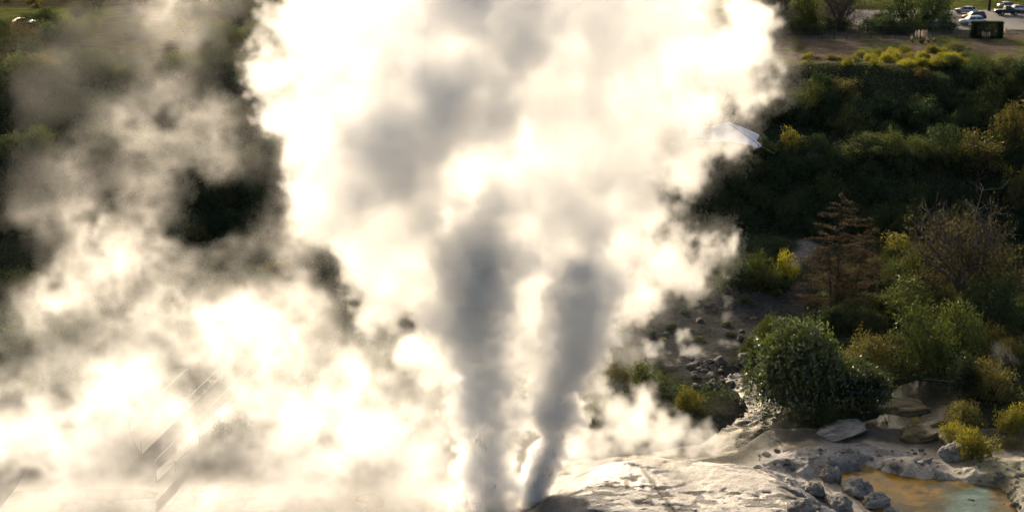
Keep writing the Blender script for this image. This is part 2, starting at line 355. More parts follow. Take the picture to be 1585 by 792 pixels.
def quads_mesh(name, ctr, nrm, up, ln, wd, tone, mat, fold=.25):
    """many small leaf blades: a pointed four-sided blade at each centre"""
    k = len(ctr)
    side = np.cross(nrm, up); side /= (np.linalg.norm(side, axis=1, keepdims=True)+1e-9); up = np.cross(side, nrm); up /= (np.linalg.norm(up, axis=1, keepdims=True)+1e-9)
    ln = np.asarray(ln).reshape(-1, 1)*np.ones((k, 1)); wd = np.asarray(wd).reshape(-1, 1)*np.ones((k, 1))
    v = np.empty((k, 4, 3), np.float32)
    v[:, 0] = ctr - up*ln*.5; v[:, 1] = ctr + side*wd*.5 + nrm*wd*fold; v[:, 2] = ctr + up*ln*.5; v[:, 3] = ctr - side*wd*.5 + nrm*wd*fold
    me = bpy.data.meshes.new(name)
    me.vertices.add(4*k); me.vertices.foreach_set('co', v.ravel())
    me.loops.add(4*k); me.loops.foreach_set('vertex_index', np.arange(4*k, dtype=np.int32))
    me.polygons.add(k); me.polygons.foreach_set('loop_start', np.arange(0, 4*k, 4, dtype=np.int32))
    me.update(calc_edges=True)
    a = me.attributes.new('tone', 'FLOAT', 'POINT'); a.data.foreach_set('value', np.repeat(np.clip(tone, 0, 1), 4).astype(np.float32))
    me.materials.append(mat)
    return me
def unit(r, k):
    d = r.normal(size=(k, 3)); return d/np.linalg.norm(d, axis=1, keepdims=True)
def crown_mesh(name, seed, mat, k=4200, leaf=.085, lobes=16, squash=.85, tuft=True, upright=.2, slim=.45, spread=1.0):
    """foliage for a crown of unit radius standing on z=0: lobes of leaf tufts, uneven outline, gaps between the lobes"""
    r = np.random.default_rng(seed)
    L = []
    for i in range(lobes):
        d = unit(r, 1)[0]; d[2] = abs(d[2])*1.15-.26
        rad = r.uniform(.26, .5); c = d*r.uniform(.38, .82)*spread; c[2] = c[2]*squash + .34
        L.append((c, rad))
    L.append((np.array([0, 0, .36]), .6))
    for i in range(7): t = 6.283*(i+r.random()*.5)/7; L.append((np.array([math.cos(t)*.55, math.sin(t)*.55, .16]), .34))
    w = np.array([q[1]**2 for q in L]); w /= w.sum()
    tufts = max(60, k//9); per = k//tufts
    pk = r.choice(len(L), tufts, p=w)
    dirs = unit(r, tufts); dirs[:, 2] = np.where(dirs[:, 2] < -.3, -dirs[:, 2], dirs[:, 2])
    c0 = np.array([L[q][0] for q in pk]); rr = np.array([L[q][1] for q in pk])
    tc = c0 + dirs*(rr*r.uniform(.62, 1.08, tufts))[:, None]
    tc[:, 2] = np.maximum(tc[:, 2], .02)
    ctr = np.repeat(tc, per, 0) + r.normal(size=(tufts*per, 3))*leaf*.95
    out = np.repeat(dirs, per, 0)
    up = out + unit(r, len(ctr))*.8 + np.array([0, 0, upright]); up /= np.linalg.norm(up, axis=1, keepdims=True)
    nrm = unit(r, len(ctr)) + out*.35; nrm /= np.linalg.norm(nrm, axis=1, keepdims=True)
    tone = np.repeat(r.uniform(0, 1, tufts), per)*.6 + r.uniform(0, 1, len(ctr))*.4
    ctr[:, 2] = np.maximum(ctr[:, 2], .0)
    return quads_mesh(name, ctr.astype(np.float32), nrm, up, leaf*r.uniform(.8, 1.5, len(ctr)), leaf*slim*r.uniform(.8, 1.4, len(ctr)), tone, mat)
def tube_into(bm, p0, p1, r0, r1, sides=5):
    a, b = Vector(p0), Vector(p1); d = (b-a)
    if d.length < 1e-5: return
    q = d.to_track_quat('Z', 'Y'); A, B = [], []
    for i in range(sides):
        t = 2*math.pi*i/sides; o = q @ Vector((math.cos(t), math.sin(t), 0)); A.append(bm.verts.new(a+o*r0)); B.append(bm.verts.new(b+o*r1))
    for i in range(sides): bm.faces.new((A[i], A[(i+1) % sides], B[(i+1) % sides], B[i]))
    bm.faces.new(B); bm.faces.new(A[::-1])
def bm_mesh(name, bm, mat, smooth=False):
    bmesh.ops.recalc_face_normals(bm, faces=bm.faces)
    me = bpy.data.meshes.new(name); bm.to_mesh(me); bm.free(); me.materials.append(mat)
    if smooth: me.polygons.foreach_set('use_smooth', [True]*len(me.polygons))
    return me
def trunk_mesh(name, seed, mat, h=.75, n=6, r0=.05, spread=.55):
    r = random.Random(seed); bm = bmesh.new()
    top = Vector((r.uniform(-.05, .05), r.uniform(-.05, .05), h*.45))
    tube_into(bm, (0, 0, -.12), top, r0*1.3, r0*.9, 7)
    for i in range(n):
        a = 2*math.pi*(i+r.random()*.6)/n; e = Vector((math.cos(a)*spread*r.uniform(.5, 1), math.sin(a)*spread*r.uniform(.5, 1), h*r.uniform(.7, 1.15)))
        st = top.lerp(Vector((0, 0, 0)), r.random()*.4); mid = st.lerp(e, .5) + Vector((0, 0, .06))
        tube_into(bm, st, mid, r0*.6, r0*.4); tube_into(bm, mid, e, r0*.4, r0*.12)
    return bm_mesh(name, bm, mat)
def twig_mesh(name, seed, mat, limbs=9, sub=9, h=1.4, r0=.03, spread=.8):
    """bare branching twigs"""
    r = random.Random(seed); bm = bmesh.new()
    for i in range(limbs):
        a = 2*math.pi*r.random(); b = Vector((0, 0, r.uniform(.0, .3)*h))
        e = Vector((math.cos(a)*spread*r.uniform(.2, 1), math.sin(a)*spread*r.uniform(.2, 1), h*r.uniform(.6, 1.05)))
        m = b.lerp(e, .5) + Vector((r.uniform(-.1, .1), r.uniform(-.1, .1), -.05))
        tube_into(bm, b, m, r0, r0*.6, 4); tube_into(bm, m, e, r0*.6, r0*.25, 4)
        for j in range(sub):
            t = r.uniform(.25, 1); s = (b.lerp(m, t*2) if t < .5 else m.lerp(e, t*2-1))
            q = s + Vector((r.uniform(-1, 1), r.uniform(-1, 1), r.uniform(.0, 1)))*.28*h
            tube_into(bm, s, q, r0*.35, r0*.12, 3)
            for _ in range(3):
                s2 = s.lerp(q, r.uniform(.3, 1)); tube_into(bm, s2, s2 + Vector((r.uniform(-1, 1), r.uniform(-1, 1), r.uniform(-.1, .8)))*.14*h, r0*.18, r0*.08, 3)
    return bm_mesh(name, bm, mat)
PROTO = {}
for kind, args in dict(
        dark=dict(mat='dark', k=3600, leaf=.075, lobes=16), dark2=dict(mat='dark', k=3600, leaf=.07, lobes=22, squash=1.1), mid=dict(mat='mid', k=4200, leaf=.065, lobes=18, squash=.9),
        mid2=dict(mat='mid', k=4200, leaf=.075, lobes=14, squash=1.15), olive=dict(mat='olive', k=4600, leaf=.06, lobes=20, squash=.75), olive2=dict(mat='olive', k=4600, leaf=.07, lobes=13, squash=.9, spread=1.1),
        bright=dict(mat='bright', k=3000, leaf=.085, lobes=12), glossy=dict(mat='glossy', k=6500, leaf=.07, lobes=22, slim=.6), brown=dict(mat='brown', k=3800, leaf=.055, lobes=18, squash=1.05, spread=1.1),
        gold=dict(mat='gold', k=1600, leaf=.12, lobes=9, squash=.8, upright=.9, slim=.3)).items():
    a = dict(args); mt = LM[a.pop('mat')]
    PROTO[kind] = (crown_mesh('crown', 300+len(PROTO), mt, **a), trunk_mesh('trunk', 40+len(PROTO), BARK))
PROTO['hero'] = (crown_mesh('crown', 71, LM['glossy'], k=24000, leaf=.05, lobes=44, slim=.75, squash=.95, spread=1.0), trunk_mesh('trunk', 72, BARK))
PROTO['twiggy'] = (crown_mesh('crown', 73, LM['brown'], k=9000, leaf=.036, lobes=30, squash=1.0, spread=1.15), twig_mesh('trunk', 74, PALEBARK, 14, 12, 1.35, .022, .95))
PROTO['bare'] = (crown_mesh('crown', 75, LM['grey'], k=6000, leaf=.045, lobes=18, slim=.2), twig_mesh('trunk', 76, PALEBARK, 14, 12, 1.4, .03, .9))

CROWN_H = 1.18                                                     # how tall a unit crown stands
def shrub(name, kind, loc, rad, hgt, label, cat='shrub', group=None, rz=None):
    e = bpy.data.objects.new(name, None); C.objects.link(e); e.empty_display_size = .3
    e.location = loc; e.rotation_euler = (0, 0, R.uniform(0, 6.28) if rz is None else rz); e.scale = (rad, rad, hgt/CROWN_H)
    cm, tm = PROTO[kind]
    for nm, me in (('crown', cm), ('trunk', tm)):
        o = bpy.data.objects.new(nm, me); C.objects.link(o); o.parent = e
    return tag(e, label, cat, group)
def depth_of(p): return p[1]*cp + (CAM_H-p[2])*sp
def shrub_px(name, kind, u, v, w, h, label, cat='shrub', group=None, back=0, rz=None):
    """u, v: where its foot meets the ground in the photograph; w, h: its size there in pixels"""
    p = hit(u, v); m = depth_of(p)/FPX
    rad = w*m/2/1.08
    p = (p[0], p[1]+rad*.6+back, p[2]); p = (p[0], p[1], float(ground_z(p[0], p[1]))-.15)
    return shrub(name, kind, p, rad, max(h*m*1.0 - rad*.12, .8), label, cat, group, rz)

HERO = [
 ('broadleaf_bush', 'hero', 1240, 650, 168, 146, 'large round glossy broadleaf bush overhanging the glittering stream', 'bush'),
 ('broadleaf_bush', 'glossy', 1335, 648, 120, 88, 'low dark broadleaf bush spreading from the side of the large round bush', 'bush'),
 ('shrub', 'mid', 1190, 533, 50, 48, 'small round dark shrub just behind the top of the large glossy bush', 'shrub'),
 ('shrub', 'mid2', 1162, 556, 46, 34, 'low shrub wedged between the scree and the large glossy bush', 'shrub'),
 ('shrub', 'olive', 1352, 590, 110, 78, 'feathery olive shrub directly behind the low dark broadleaf bush', 'shrub'),
 ('shrub', 'mid', 1340, 520, 80, 38, 'low dark shrub at the foot of the russet conifer', 'shrub'),
 ('shrub', 'mid2', 1435, 590, 120, 100, 'broad dark feathery shrub overhanging the dark pool', 'shrub'),
 ('shrub', 'mid', 1492, 560, 110, 95, 'tall feathery green shrub behind the one over the dark pool', 'shrub'),
 ('shrub', 'dark2', 1545, 525, 120, 85, 'dark tall shrub below the brown twiggy tree at the picture edge', 'shrub'),
 ('broadleaf_bush', 'glossy', 1497, 618, 64, 76, 'upright glossy bush with sunlit crown beside the dark pool', 'bush'),
 ('shrub', 'olive', 1572, 580, 80, 62, 'olive shrub at the picture edge behind a thin steam wisp', 'shrub'),
 ('shrub', 'olive2', 1545, 632, 100, 68, 'wide olive shrub mound above the bright yellow-green bushes', 'shrub'),
 ('shrub', 'olive', 1497, 668, 78, 52, 'knobbly olive shrub at the head of the pale sandy bank', 'shrub'),
 ('shrub', 'bright', 1480, 690, 50, 42, 'small yellowish shrub beside the rock on the sandy bank', 'shrub'),
 ('leafy_bush', 'bright', 1512, 716, 84, 62, 'bright yellow-green leafy bush nearest the orange pool', 'bush'),
 ('leafy_bush', 'bright', 1570, 676, 64, 54, 'bright yellow-green leafy bush cut by the picture edge', 'bush'),
 ('yellow_bush', 'gold', 1218, 440, 46, 50, 'small glowing yellow-green bush by the grey bare patch', 'bush'),
 ('shrub', 'dark', 1135, 452, 66, 58, 'dark low shrub beside the edge of the steam, above the scree', 'shrub'),
 ('shrub', 'mid', 1180, 456, 72, 66, 'dark shrub beside the small glowing yellow bush', 'shrub'),
 ('shrub', 'bright', 1400, 408, 96, 48, 'flat-topped sunlit shrub between russet conifer and brown twiggy tree', 'shrub'),
 ('shrub', 'mid', 1404, 458, 84, 72, 'rounded green shrub in front of the flat-topped sunlit shrub', 'shrub'),
 ('shrub', 'mid2', 1420, 505, 110, 70, 'dark rounded shrub in the hollow between the conifer and twiggy tree', 'shrub'),
 ('shrub', 'olive', 1500, 470, 60, 50, 'olive shrub under the crown of the brown twiggy tree', 'shrub'),
 ('twiggy_tree', 'twiggy', 1495, 496, 215, 165, 'wide brown twiggy tree with fine thinning foliage', 'tree'),
 ('tall_shrub', 'olive', 1568, 262, 80, 96, 'tall pale olive shrub at the picture edge below the dark slope', 'shrub'),
 ('shrub', 'olive2', 1520, 300, 110, 62, 'broad pale olive shrub beside the tall one at the picture edge', 'shrub'),
 ('shrub', 'olive', 1580, 350, 70, 80, 'olive shrub cut by the picture edge above the twiggy tree', 'shrub'),
 ('shrub', 'mid', 1358, 262, 120, 40, 'long low shrub with sunlit top between the two dark banks', 'shrub'),
 ('shrub', 'bright', 1224, 250, 54, 46, 'yellow-edged shrub standing right beside the white canopy', 'shrub'),
 ('shrub', 'dark', 1120, 252, 50, 34, 'dark shrub under the canopy, nearest the plume', 'shrub'),
 ('shrub', 'dark2', 1150, 250, 46, 30, 'dark shrub in front of the middle of the canopy', 'shrub'),
 ('shrub', 'dark', 1182, 252, 46, 34, 'dark shrub below the free corner of the canopy', 'shrub'),
 ('mossy_bush', 'bright', 1066, 640, 58, 42, 'low mossy yellow-topped bush amid steam by the stream', 'bush'),
 ('shrub', 'mid', 1000, 606, 62, 50, 'dark shrub in drifting steam above the mossy yellow-topped bush', 'shrub'),
 ('shrub', 'olive', 955, 600, 60, 36, 'olive shrub half veiled in steam beside the leaning jet', 'shrub'),
 ('shrub', 'mid2', 925, 655, 44, 34, 'faint shrub veiled by steam close behind the sinter mound', 'shrub'),
 ('shrub', 'mid', 1275, 664, 70, 40, 'scrubby shrub in front of the large bush at the slab edge', 'shrub'),
 ('shrub', 'olive2', 1418, 672, 34, 22, 'tiny olive shrub on the pale bank between pool and dark hollow', 'shrub'),
 ('shrub', 'olive', 1545, 560, 60, 60, 'olive shrub with pale steam wisp rising in front of it', 'shrub'),
]
for nm, kd, u, v, w, h, lab, cat in HERO: shrub_px(nm, kd, u, v, w, h, lab, cat)

# russet conifer with two leaders and drooping sprays
def conifer(u, v, utop, vtop, wpx, label):
    p = hit(u, v); m = depth_of(p)/FPX; H = (v-vtop)*m*1.03; W = wpx*m/2
    e = bpy.data.objects.new('russet_conifer', None); C.objects.link(e); e.location = (p[0], p[1]+2, p[2]-.1); tag(e, label, 'tree')
    r = np.random.default_rng(5); bm = bmesh.new()
    ctr, nrm, ups, ton = [], [], [], []
    dx = (utop-u)*m
    for (bx, by, hh, ww, sh) in ((dx, 0, H, W, 1.0), (dx+2.1*.9*W/4, -.4, H*.80, W*.62, .8), (dx-1.2, .3, H*.62, W*.7, .8)):
        tube_into(bm, (bx*.4, by*.4, -.2), (bx*.7, by, hh*.5), .22*sh, .13*sh, 6); tube_into(bm, (bx*.7, by, hh*.5), (bx, by, hh), .13*sh, .02, 6)
        nb = int(64*sh)
        for i in range(nb):
            t = (i+r.random())/nb; z = hh*(.06+.93*t); a = r.uniform(0, 6.28); ln = ww*(1-t)**.72*r.uniform(.55, 1.12) + .18
            cxx = bx*(.4+.6*t); s = np.array([cxx, by, z]); d = np.array([math.cos(a), math.sin(a), .12])
            en = s + d*ln + np.array([0, 0, -.16*ln]); tube_into(bm, s, en, .035, .01, 3)
            k = int(150*ln/W*1.6)+30
            q = r.uniform(.15, 1.05, k)[:, None]; pts = s + (en-s)*q + r.normal(size=(k, 3))*np.array([.20, .20, .12])*(.5+.5*ln/W)
            ctr.append(pts); u1 = d*.6 + unit(r, k)*.6 + np.array([0, 0, -.35]); ups.append(u1/np.linalg.norm(u1, axis=1, keepdims=True))
            nrm.append(unit(r, k)); ton.append(r.uniform(0, .6) + r.uniform(0, .4, k))
    o = bpy.data.objects.new('trunk', bm_mesh('trunk', bm, BARK)); C.objects.link(o); o.parent = e
    ctr = np.concatenate(ctr); kk = len(ctr)
    o = bpy.data.objects.new('crown', quads_mesh('crown', ctr.astype(np.float32), np.concatenate(nrm), np.concatenate(ups), r.uniform(.16, .36, kk), r.uniform(.05, .10, kk), np.concatenate(ton), LM['red']))
    C.objects.link(o); o.parent = e
conifer(1300, 492, 1297, 303, 200, 'tall russet conifer with ragged drooping branches and two tops')

# thicket on the two banks: one shrub after another; those the steam hides wholly are left out
def project(p):
    d = depth_of(p); u = 792.5 + FPX*p[0]/d; up_ = p[1]*sp + (p[2]-CAM_H)*cp; return u, 396 - FPX*up_/d
def hidden(u, v):
    return (490 < u < 1040 and v < 470) or (400 < u < 620 and 400 < v) or (u < 400 and v > 470)
def free_of_heroes(u, v):
    return not (1205 < u < 1275 and 350 < v < 400)
count = 0
for (y0, y1, dy, dx, kinds, r0, r1, lab, grp) in (
        (200.5, 215, 3.4, 4.3, ['dark', 'dark2', 'dark', 'mid'], 2.2, 3.4, 'dark evergreen shrub in the dense thicket on the lower bank', 'thicket on the lower shaded bank'),
        (226.5, 242, 3.6, 4.8, ['dark', 'dark2', 'dark', 'dark', 'mid', 'olive'], 2.3, 3.6, 'dark evergreen shrub in the dense thicket on the upper bank', 'thicket on the upper shaded bank')):
    yy = y0; row = 0
    while yy < y1:
        xx = -88 + (row % 2)*dx/2
        while xx < 92:
            x = xx + R.uniform(-1, 1)*dx*.35; y = yy + R.uniform(-1, 1)*dy*.35 - float(bank_shift(np.array(x))); z = float(hz(x, y)) - .3
            u, v = project((x, y, z+1.5))
            tent = 1105 < u < 1190 and 190 < v < 260
            rim = y0 > 220 and 1195 < u < 1500 and yy > 237
            if -60 < u < 1650 and not hidden(u, v) and not tent and not rim:
                ra = R.uniform(r0, r1); shrub('thicket_shrub', R.choice(kinds), (x, y, z), ra, ra*R.uniform(1.0, 1.5), lab, 'shrub', grp); count += 1
            xx += dx
        yy += dy; row += 1
# shrubs on the bench, the valley floor and along the rim
def scatter(n, box, kinds, r0, r1, name, lab, grp, test=None, seed=1, flat=1.0, cat='shrub'):
    q = random.Random(seed); done = 0; tries = 0
    while done < n and tries < n*40:
        tries += 1; u = q.uniform(box[0], box[2]); v = q.uniform(box[1], box[3])
        if test and not test(u, v): continue
        p = hit(u, v); ra = q.uniform(r0, r1)
        shrub(name, q.choice(kinds), (p[0], p[1], p[2]-.1), ra, ra*q.uniform(.75, 1.2)*flat, lab, cat, grp, q.uniform(0, 6.28)); done += 1
scatter(38, (1330, 78, 1495, 104), ['gold', 'gold', 'bright'], 1.0, 1.7, 'golden_shrub', 'golden sunlit leafy shrub on the rim of the upper bank', 'golden shrubs along the rim', seed=3)
scatter(14, (1215, 88, 1345, 104), ['bright', 'olive', 'mid'], .7, 1.2, 'rim_shrub', 'low yellowish shrub at the edge of the bare earth flat', 'low shrubs along the bare flat', seed=4)
scatter(14, (1400, 78, 1600, 150), ['olive', 'dark2', 'mid'], 1.6, 2.6, 'rim_shrub', 'bushy shrub crowding the rim below the hedge and pampas', 'shrubs on the rim beside the pampas', seed=5)
scatter(12, (1240, 232, 1470, 262), ['olive2', 'olive', 'brown', 'bare'], .8, 1.6, 'bench_shrub', 'pale scrubby shrub on the bench between the dark banks', 'scrub on the bench', seed=6)
scatter(20, (1255, 470, 1600, 560), ['dark', 'dark2', 'mid', 'mid2'], 1.4, 2.3, 'valley_shrub', 'dark shrub filling the valley floor behind the dark pool', 'dark shrubs on the valley floor', seed=7)
scatter(16, (1260, 395, 1620, 470), ['dark', 'dark2', 'mid', 'brown'], 1.5, 2.6, 'valley_shrub', 'dark shrub at the foot of the lower bank behind the twiggy tree', 'dark shrubs at the bank foot', seed=8)
scatter(10, (1090, 380, 1215, 450), ['dark', 'dark2'], 1.5, 2.3, 'valley_shrub', 'dark shrub between the drifting steam and the yellow bush', 'dark shrubs beside the steam', seed=9, test=free_of_heroes)
scatter(40, (-30, 290, 470, 470), ['dark', 'mid', 'olive', 'mid2'], 1.6, 2.8, 'valley_shrub', 'green shrub glimpsed through gaps in the drifting steam', 'shrubs behind the drifting steam', seed=10)
scatter(30, (-20, 480, 660, 680), ['dark', 'mid'], 1.5, 2.6, 'veiled_shrub', 'dark shrub showing as a smudge inside the thick steam', 'shrubs inside the thick steam', seed=12)
scatter(10, (1150, 30, 1240, 90), ['brown', 'dark', 'mid'], 1.4, 2.4, 'flat_shrub', 'brownish shrub at the end of the flat beside the plume', 'shrubs beside the plume top', seed=13)
scatter(10, (1560, 500, 1640, 720), ['olive', 'mid', 'bright'], 1.0, 1.8, 'edge_shrub', 'shrub at the picture edge beside the hot pools', 'shrubs at the picture edge', seed=14)
scatter(22, (955, 455, 1235, 550), ['dark', 'mid', 'olive', 'brown'], .5, 1.1, 'scree_shrub', 'low scrubby shrub clinging to the grey scree', 'low shrubs on the scree', seed=20, flat=.8)
# trees behind the flat
for (nm, kd, u, v, w, h, lab) in (
        ('conical_tree', 'mid2', 1250, 56, 54, 70, 'green bushy tree behind the wire fence'),
        ('conical_tree', 'dark2', 1398, 48, 70, 80, 'dark dense tree behind the fence, beside the bare one'),
        ('conical_tree', 'dark', 1450, 44, 74, 74, 'dark dense tree nearest the parked cars'),
        ('bare_tree', 'bare', 1305, 52, 110, 78, 'wide bare purplish-grey tree behind the wire fence'),
        ('bare_tree', 'bare', 1205, 50, 80, 74, 'bare brownish tree at the end of the wire fence'),
        ('bare_tree', 'bare', 1160, 44, 80, 70, 'bare brownish tree half lost in the plume edge')):
    shrub_px(nm, kd, u, v, w, h, lab, 'tree')
scatter(26, (1190, 40, 1482, 54), ['dark', 'dark2', 'dark', 'mid'], 1.7, 2.6, 'fence_shrub', 'dark shrub in the screen of bushes behind the wire fence', 'screen of shrubs behind the fence', seed=18, flat=1.25)
scatter(20, (-40, 42, 130, 70), ['dark', 'dark2', 'brown', 'mid'], 1.8, 3.0, 'far_tree', 'dark tree in front of the sunlit corner grass', 'trees below the corner grass', seed=19, flat=1.2, cat='tree')
scatter(26, (-40, 30, 470, 90), ['dark', 'brown', 'mid', 'dark2', 'olive'], 1.8, 3.2, 'far_tree', 'dark tree on the rim behind the drifting steam', 'trees on the rim behind the steam', seed=15, flat=1.3, cat='tree', test=lambda u, v: not (u < 125 and v < 62))
scatter(46, (90, -40, 480, 34), ['brown', 'dark', 'bare', 'mid'], 2.2, 3.6, 'far_tree', 'dim tree beyond the rim, seen through thin steam', 'trees beyond the rim', seed=16, flat=1.3, cat='tree')
scatter(14, (-30, -40, 125, 14), ['olive', 'bright', 'olive'], 1.2, 2.0, 'golden_bush', 'golden bush on the sunlit grass in the corner', 'bushes on the sunlit grass', seed=17, cat='bush')

# undergrowth: uncountable leaves covering the earth of the banks and valley
def undergrowth():
    r = np.random.default_rng(21); k = 150000
    y = r.uniform(146, 250, k); x = r.uniform(-90, 96, k)*(y/215)
    ys = y + bank_shift(x)
    keep = (poly_sd(SCREE, x, y) + 2*fbm2(x, y, 5, 88, 3) < 0) & (poly_sd(PATCH, x, y) < .5) & (line_d(STREAM, x, y) > 2.6) & (poly_sd(HOLLOW, x, y) < -.6)
    keep &= (ys < 246) & (fbm2(x, y, 4, 95, 3) + .5*smooth01(ys, 196, 204) > -.25)
    x, y = x[keep], y[keep]; k = len(x)
    z = hz(x, y) + np.abs(r.normal(size=k))*.28*(.4 + np.clip(fbm2(x, y, 3, 97, 2)+.6, 0, 2))
    up = unit(r, k)*.7 + np.array([0, 0, .8]); up /= np.linalg.norm(up, axis=1, keepdims=True)
    me = quads_mesh('undergrowth', np.stack([x, y, z], 1).astype(np.float32), unit(r, k), up, r.uniform(.2, .5, k), r.uniform(.09, .2, k), .5+.5*fbm2(x, y, 8, 99, 2)+r.uniform(-.2, .2, k), LM['dark'])
    o = bpy.data.objects.new('undergrowth', me); C.objects.link(o)
    tag(o, 'dark low undergrowth covering the banks and valley floor', 'undergrowth', kind='stuff')
undergrowth()
# ------------------------------------------------------------------ rocks
from mathutils import noise as mnoise
def rock_material(name, c, c2):
    m, N, L = mat_new(name); tc = N.new('ShaderNodeTexCoord')
    nz = N.new('ShaderNodeTexNoise'); nz.inputs['Scale'].default_value = 1.6; nz.inputs['Detail'].default_value = 8; nz.inputs['Roughness'].default_value = .65; L.new(tc.outputs['Object'], nz.inputs['Vector'])
    cr = N.new('ShaderNodeValToRGB'); cr.color_ramp.elements[0].position = .35; cr.color_ramp.elements[1].position = .68
    cr.color_ramp.elements[0].color = (*c, 1); cr.color_ramp.elements[1].color = (*c2, 1); L.new(nz.outputs['Fac'], cr.inputs[0])
    b = N.new('ShaderNodeBsdfPrincipled'); b.inputs['Roughness'].default_value = .8; b.inputs['Specular IOR Level'].default_value = .25; L.new(cr.outputs[0], b.inputs['Base Color'])
    n2 = N.new('ShaderNodeTexNoise'); n2.inputs['Scale'].default_value = 5; n2.inputs['Detail'].default_value = 8; n2.inputs['Roughness'].default_value = .7; L.new(tc.outputs['Object'], n2.inputs['Vector'])
    bp = N.new('ShaderNodeBump'); bp.inputs['Strength'].default_value = 1.0; bp.inputs['Distance'].default_value = .25; L.new(n2.outputs['Fac'], bp.inputs['Height']); L.new(bp.outputs[0], b.inputs['Normal'])
    o = N.new('ShaderNodeOutputMaterial'); L.new(b.outputs[0], o.inputs['Surface']); return m
ROCK = rock_material('grey_rock', (.15, .142, .135), (.36, .335, .30)); DARKROCK = rock_material('dark_rock', (.06, .052, .044), (.22, .20, .17)); OCHRE = rock_material('mossy_rock', (.05, .042, .02), (.12, .10, .045))
def rock_mesh(name, seed, mat, sub=4, rough=.5):
    r = random.Random(seed); bm = bmesh.new(); bmesh.ops.create_icosphere(bm, subdivisions=sub, radius=1)
    o = Vector((r.uniform(0, 50), r.uniform(0, 50), r.uniform(0, 50)))
    planes = [(Vector((r.gauss(0, 1), r.gauss(0, 1), r.gauss(0, 1))).normalized(), r.uniform(.55, .9)) for _ in range(15)]
    for v in bm.verts:
        p = v.co.copy(); n = p.normalized()
        d = 1.0
        for q, h in planes:
            t = n.dot(q)
            if t > .05: d = min(d, h/t)
        d = d*.95 + .08 + rough*.22*mnoise.noise(n*1.6+o) + rough*.22*(.3-abs(mnoise.noise(n*3.2+o))) + rough*.14*(.3-abs(mnoise.noise(n*7+o))) + rough*.09*mnoise.noise(n*15+o)
        v.co = n*d
    return bm_mesh(name, bm, mat, True)
ROCKS = [rock_mesh('rock', s, ROCK, 5, .9) for s in (1, 2, 3, 4)]; SMALL = [rock_mesh('stone', s, DARKROCK, 3, .8) for s in (5, 6, 7, 8)]; LEDGE = rock_mesh('ledge', 9, OCHRE, 4, .8)
def rock(name, me, u, v, w, h, label, group=None, dy=0, rz=None):
    p = hit(u, v); m = depth_of(p)/FPX
    o = bpy.data.objects.new(name, me); C.objects.link(o)
    o.location = (p[0], p[1]+dy, p[2]+h*m*.08); o.scale = (w*m/2*1.1, w*m/2*.95, h*m/2*1.1); o.rotation_euler = (R.uniform(-.2, .2), R.uniform(-.2, .2), R.uniform(0, 6.28) if rz is None else rz)
    return tag(o, label, 'rock', group)
BR = 'boulders along the shoulder of the sinter mound'
rock('boulder', ROCKS[0], 1284, 740, 34, 34, 'dark upright boulder topmost of the line at the orange pool', BR)
rock('boulder', ROCKS[1], 1326, 764, 54, 42, 'large pale grey boulder in the middle of the line by the pool', BR)
rock('boulder', ROCKS[2], 1352, 784, 50, 34, 'grey slanting boulder below the large pale one at the pool', BR)
rock('boulder', ROCKS[3], 1296, 788, 56, 34, 'broad grey boulder left of the slanting one, at the bottom edge', BR)
rock('boulder', ROCKS[0], 1380, 798, 36, 20, 'low boulder at the bottom edge touching the orange pool', BR, rz=1.0)
rock('boulder', ROCKS[3], 1262, 762, 38, 28, 'rough boulder sunk in the mound shoulder beside the dark upright one', BR, rz=2.0)
rock('boulder', ROCKS[2], 1240, 790, 46, 30, 'low rough boulder sunk in the mound at the bottom edge', BR, rz=4.0)
rock('boulder', ROCKS[1], 1478, 706, 42, 34, 'pale rock propped under the bright yellow-green bush', rz=.6)
rock('small_rock', SMALL[0], 1331, 732, 9, 7, 'tiny dark stone standing in the orange pool')
rock('rock_ledge', LEDGE, 1400, 640, 96, 34, 'long mossy brown ledge at the edge of the dark pool', rz=0.1)
rock('rock_ledge', LEDGE, 1424, 676, 70, 24, 'low brown ledge between the pale bank and the dark hollow', rz=.3)
rock('rock_ledge', ROCKS[2], 1300, 668, 90, 16, 'thin grey ledge lying along the top of the grey slab', rz=.2)
q = random.Random(4)
for k in range(52):
    u, v = q.uniform(1072, 1158), q.uniform(556, 604); w = q.uniform(6, 8+12*q.random()**2+4)
    rock('stream_rock', SMALL[k % 4], u, v, w, w*q.uniform(.6, .9), 'dark wet rock in the steaming heap beside the stream', 'steaming rock heap by the stream')
for k in range(18):
    u, v = q.uniform(990, 1220), q.uniform(465, 545); w = q.uniform(7, 17)
    rock('scree_rock', SMALL[k % 4], u, v, w, w*q.uniform(.5, .8), 'grey rock lying loose on the scree slope', 'loose rocks on the scree')
for k in range(34):
    u, v = q.uniform(1485, 1580), q.uniform(715, 790); w = 4+12*q.random()**2.5
    rock('bank_stone', ROCKS[k % 4], u, v, w, w*.6, 'small pale stone on the bank beside the teal pool', 'stones beside the teal pool')
for k in range(34):
    u, v = q.uniform(1170, 1330), q.uniform(696, 728); w = 4+11*q.random()**2.5
    rock('slab_stone', ROCKS[k % 4], u, v, w, w*.6, 'small pale stone where slab and mound meet', 'stones between slab and mound')
for k in range(12):
    u, v = q.uniform(1130, 1215), q.uniform(605, 668); w = q.uniform(5, 12)
    rock('stream_rock', SMALL[k % 4], u, v, w, w*.6, 'wet stone breaking the glittering stream', 'stones in the glittering stream')
for k in range(26):
    u, v = q.uniform(1345, 1480), q.uniform(696, 732); w = 4+10*q.random()**2.5
    rock('sand_stone', ROCKS[k % 4], u, v, w, w*.6, 'small stone lying on the pale sandy bank', 'stones on the sandy bank')
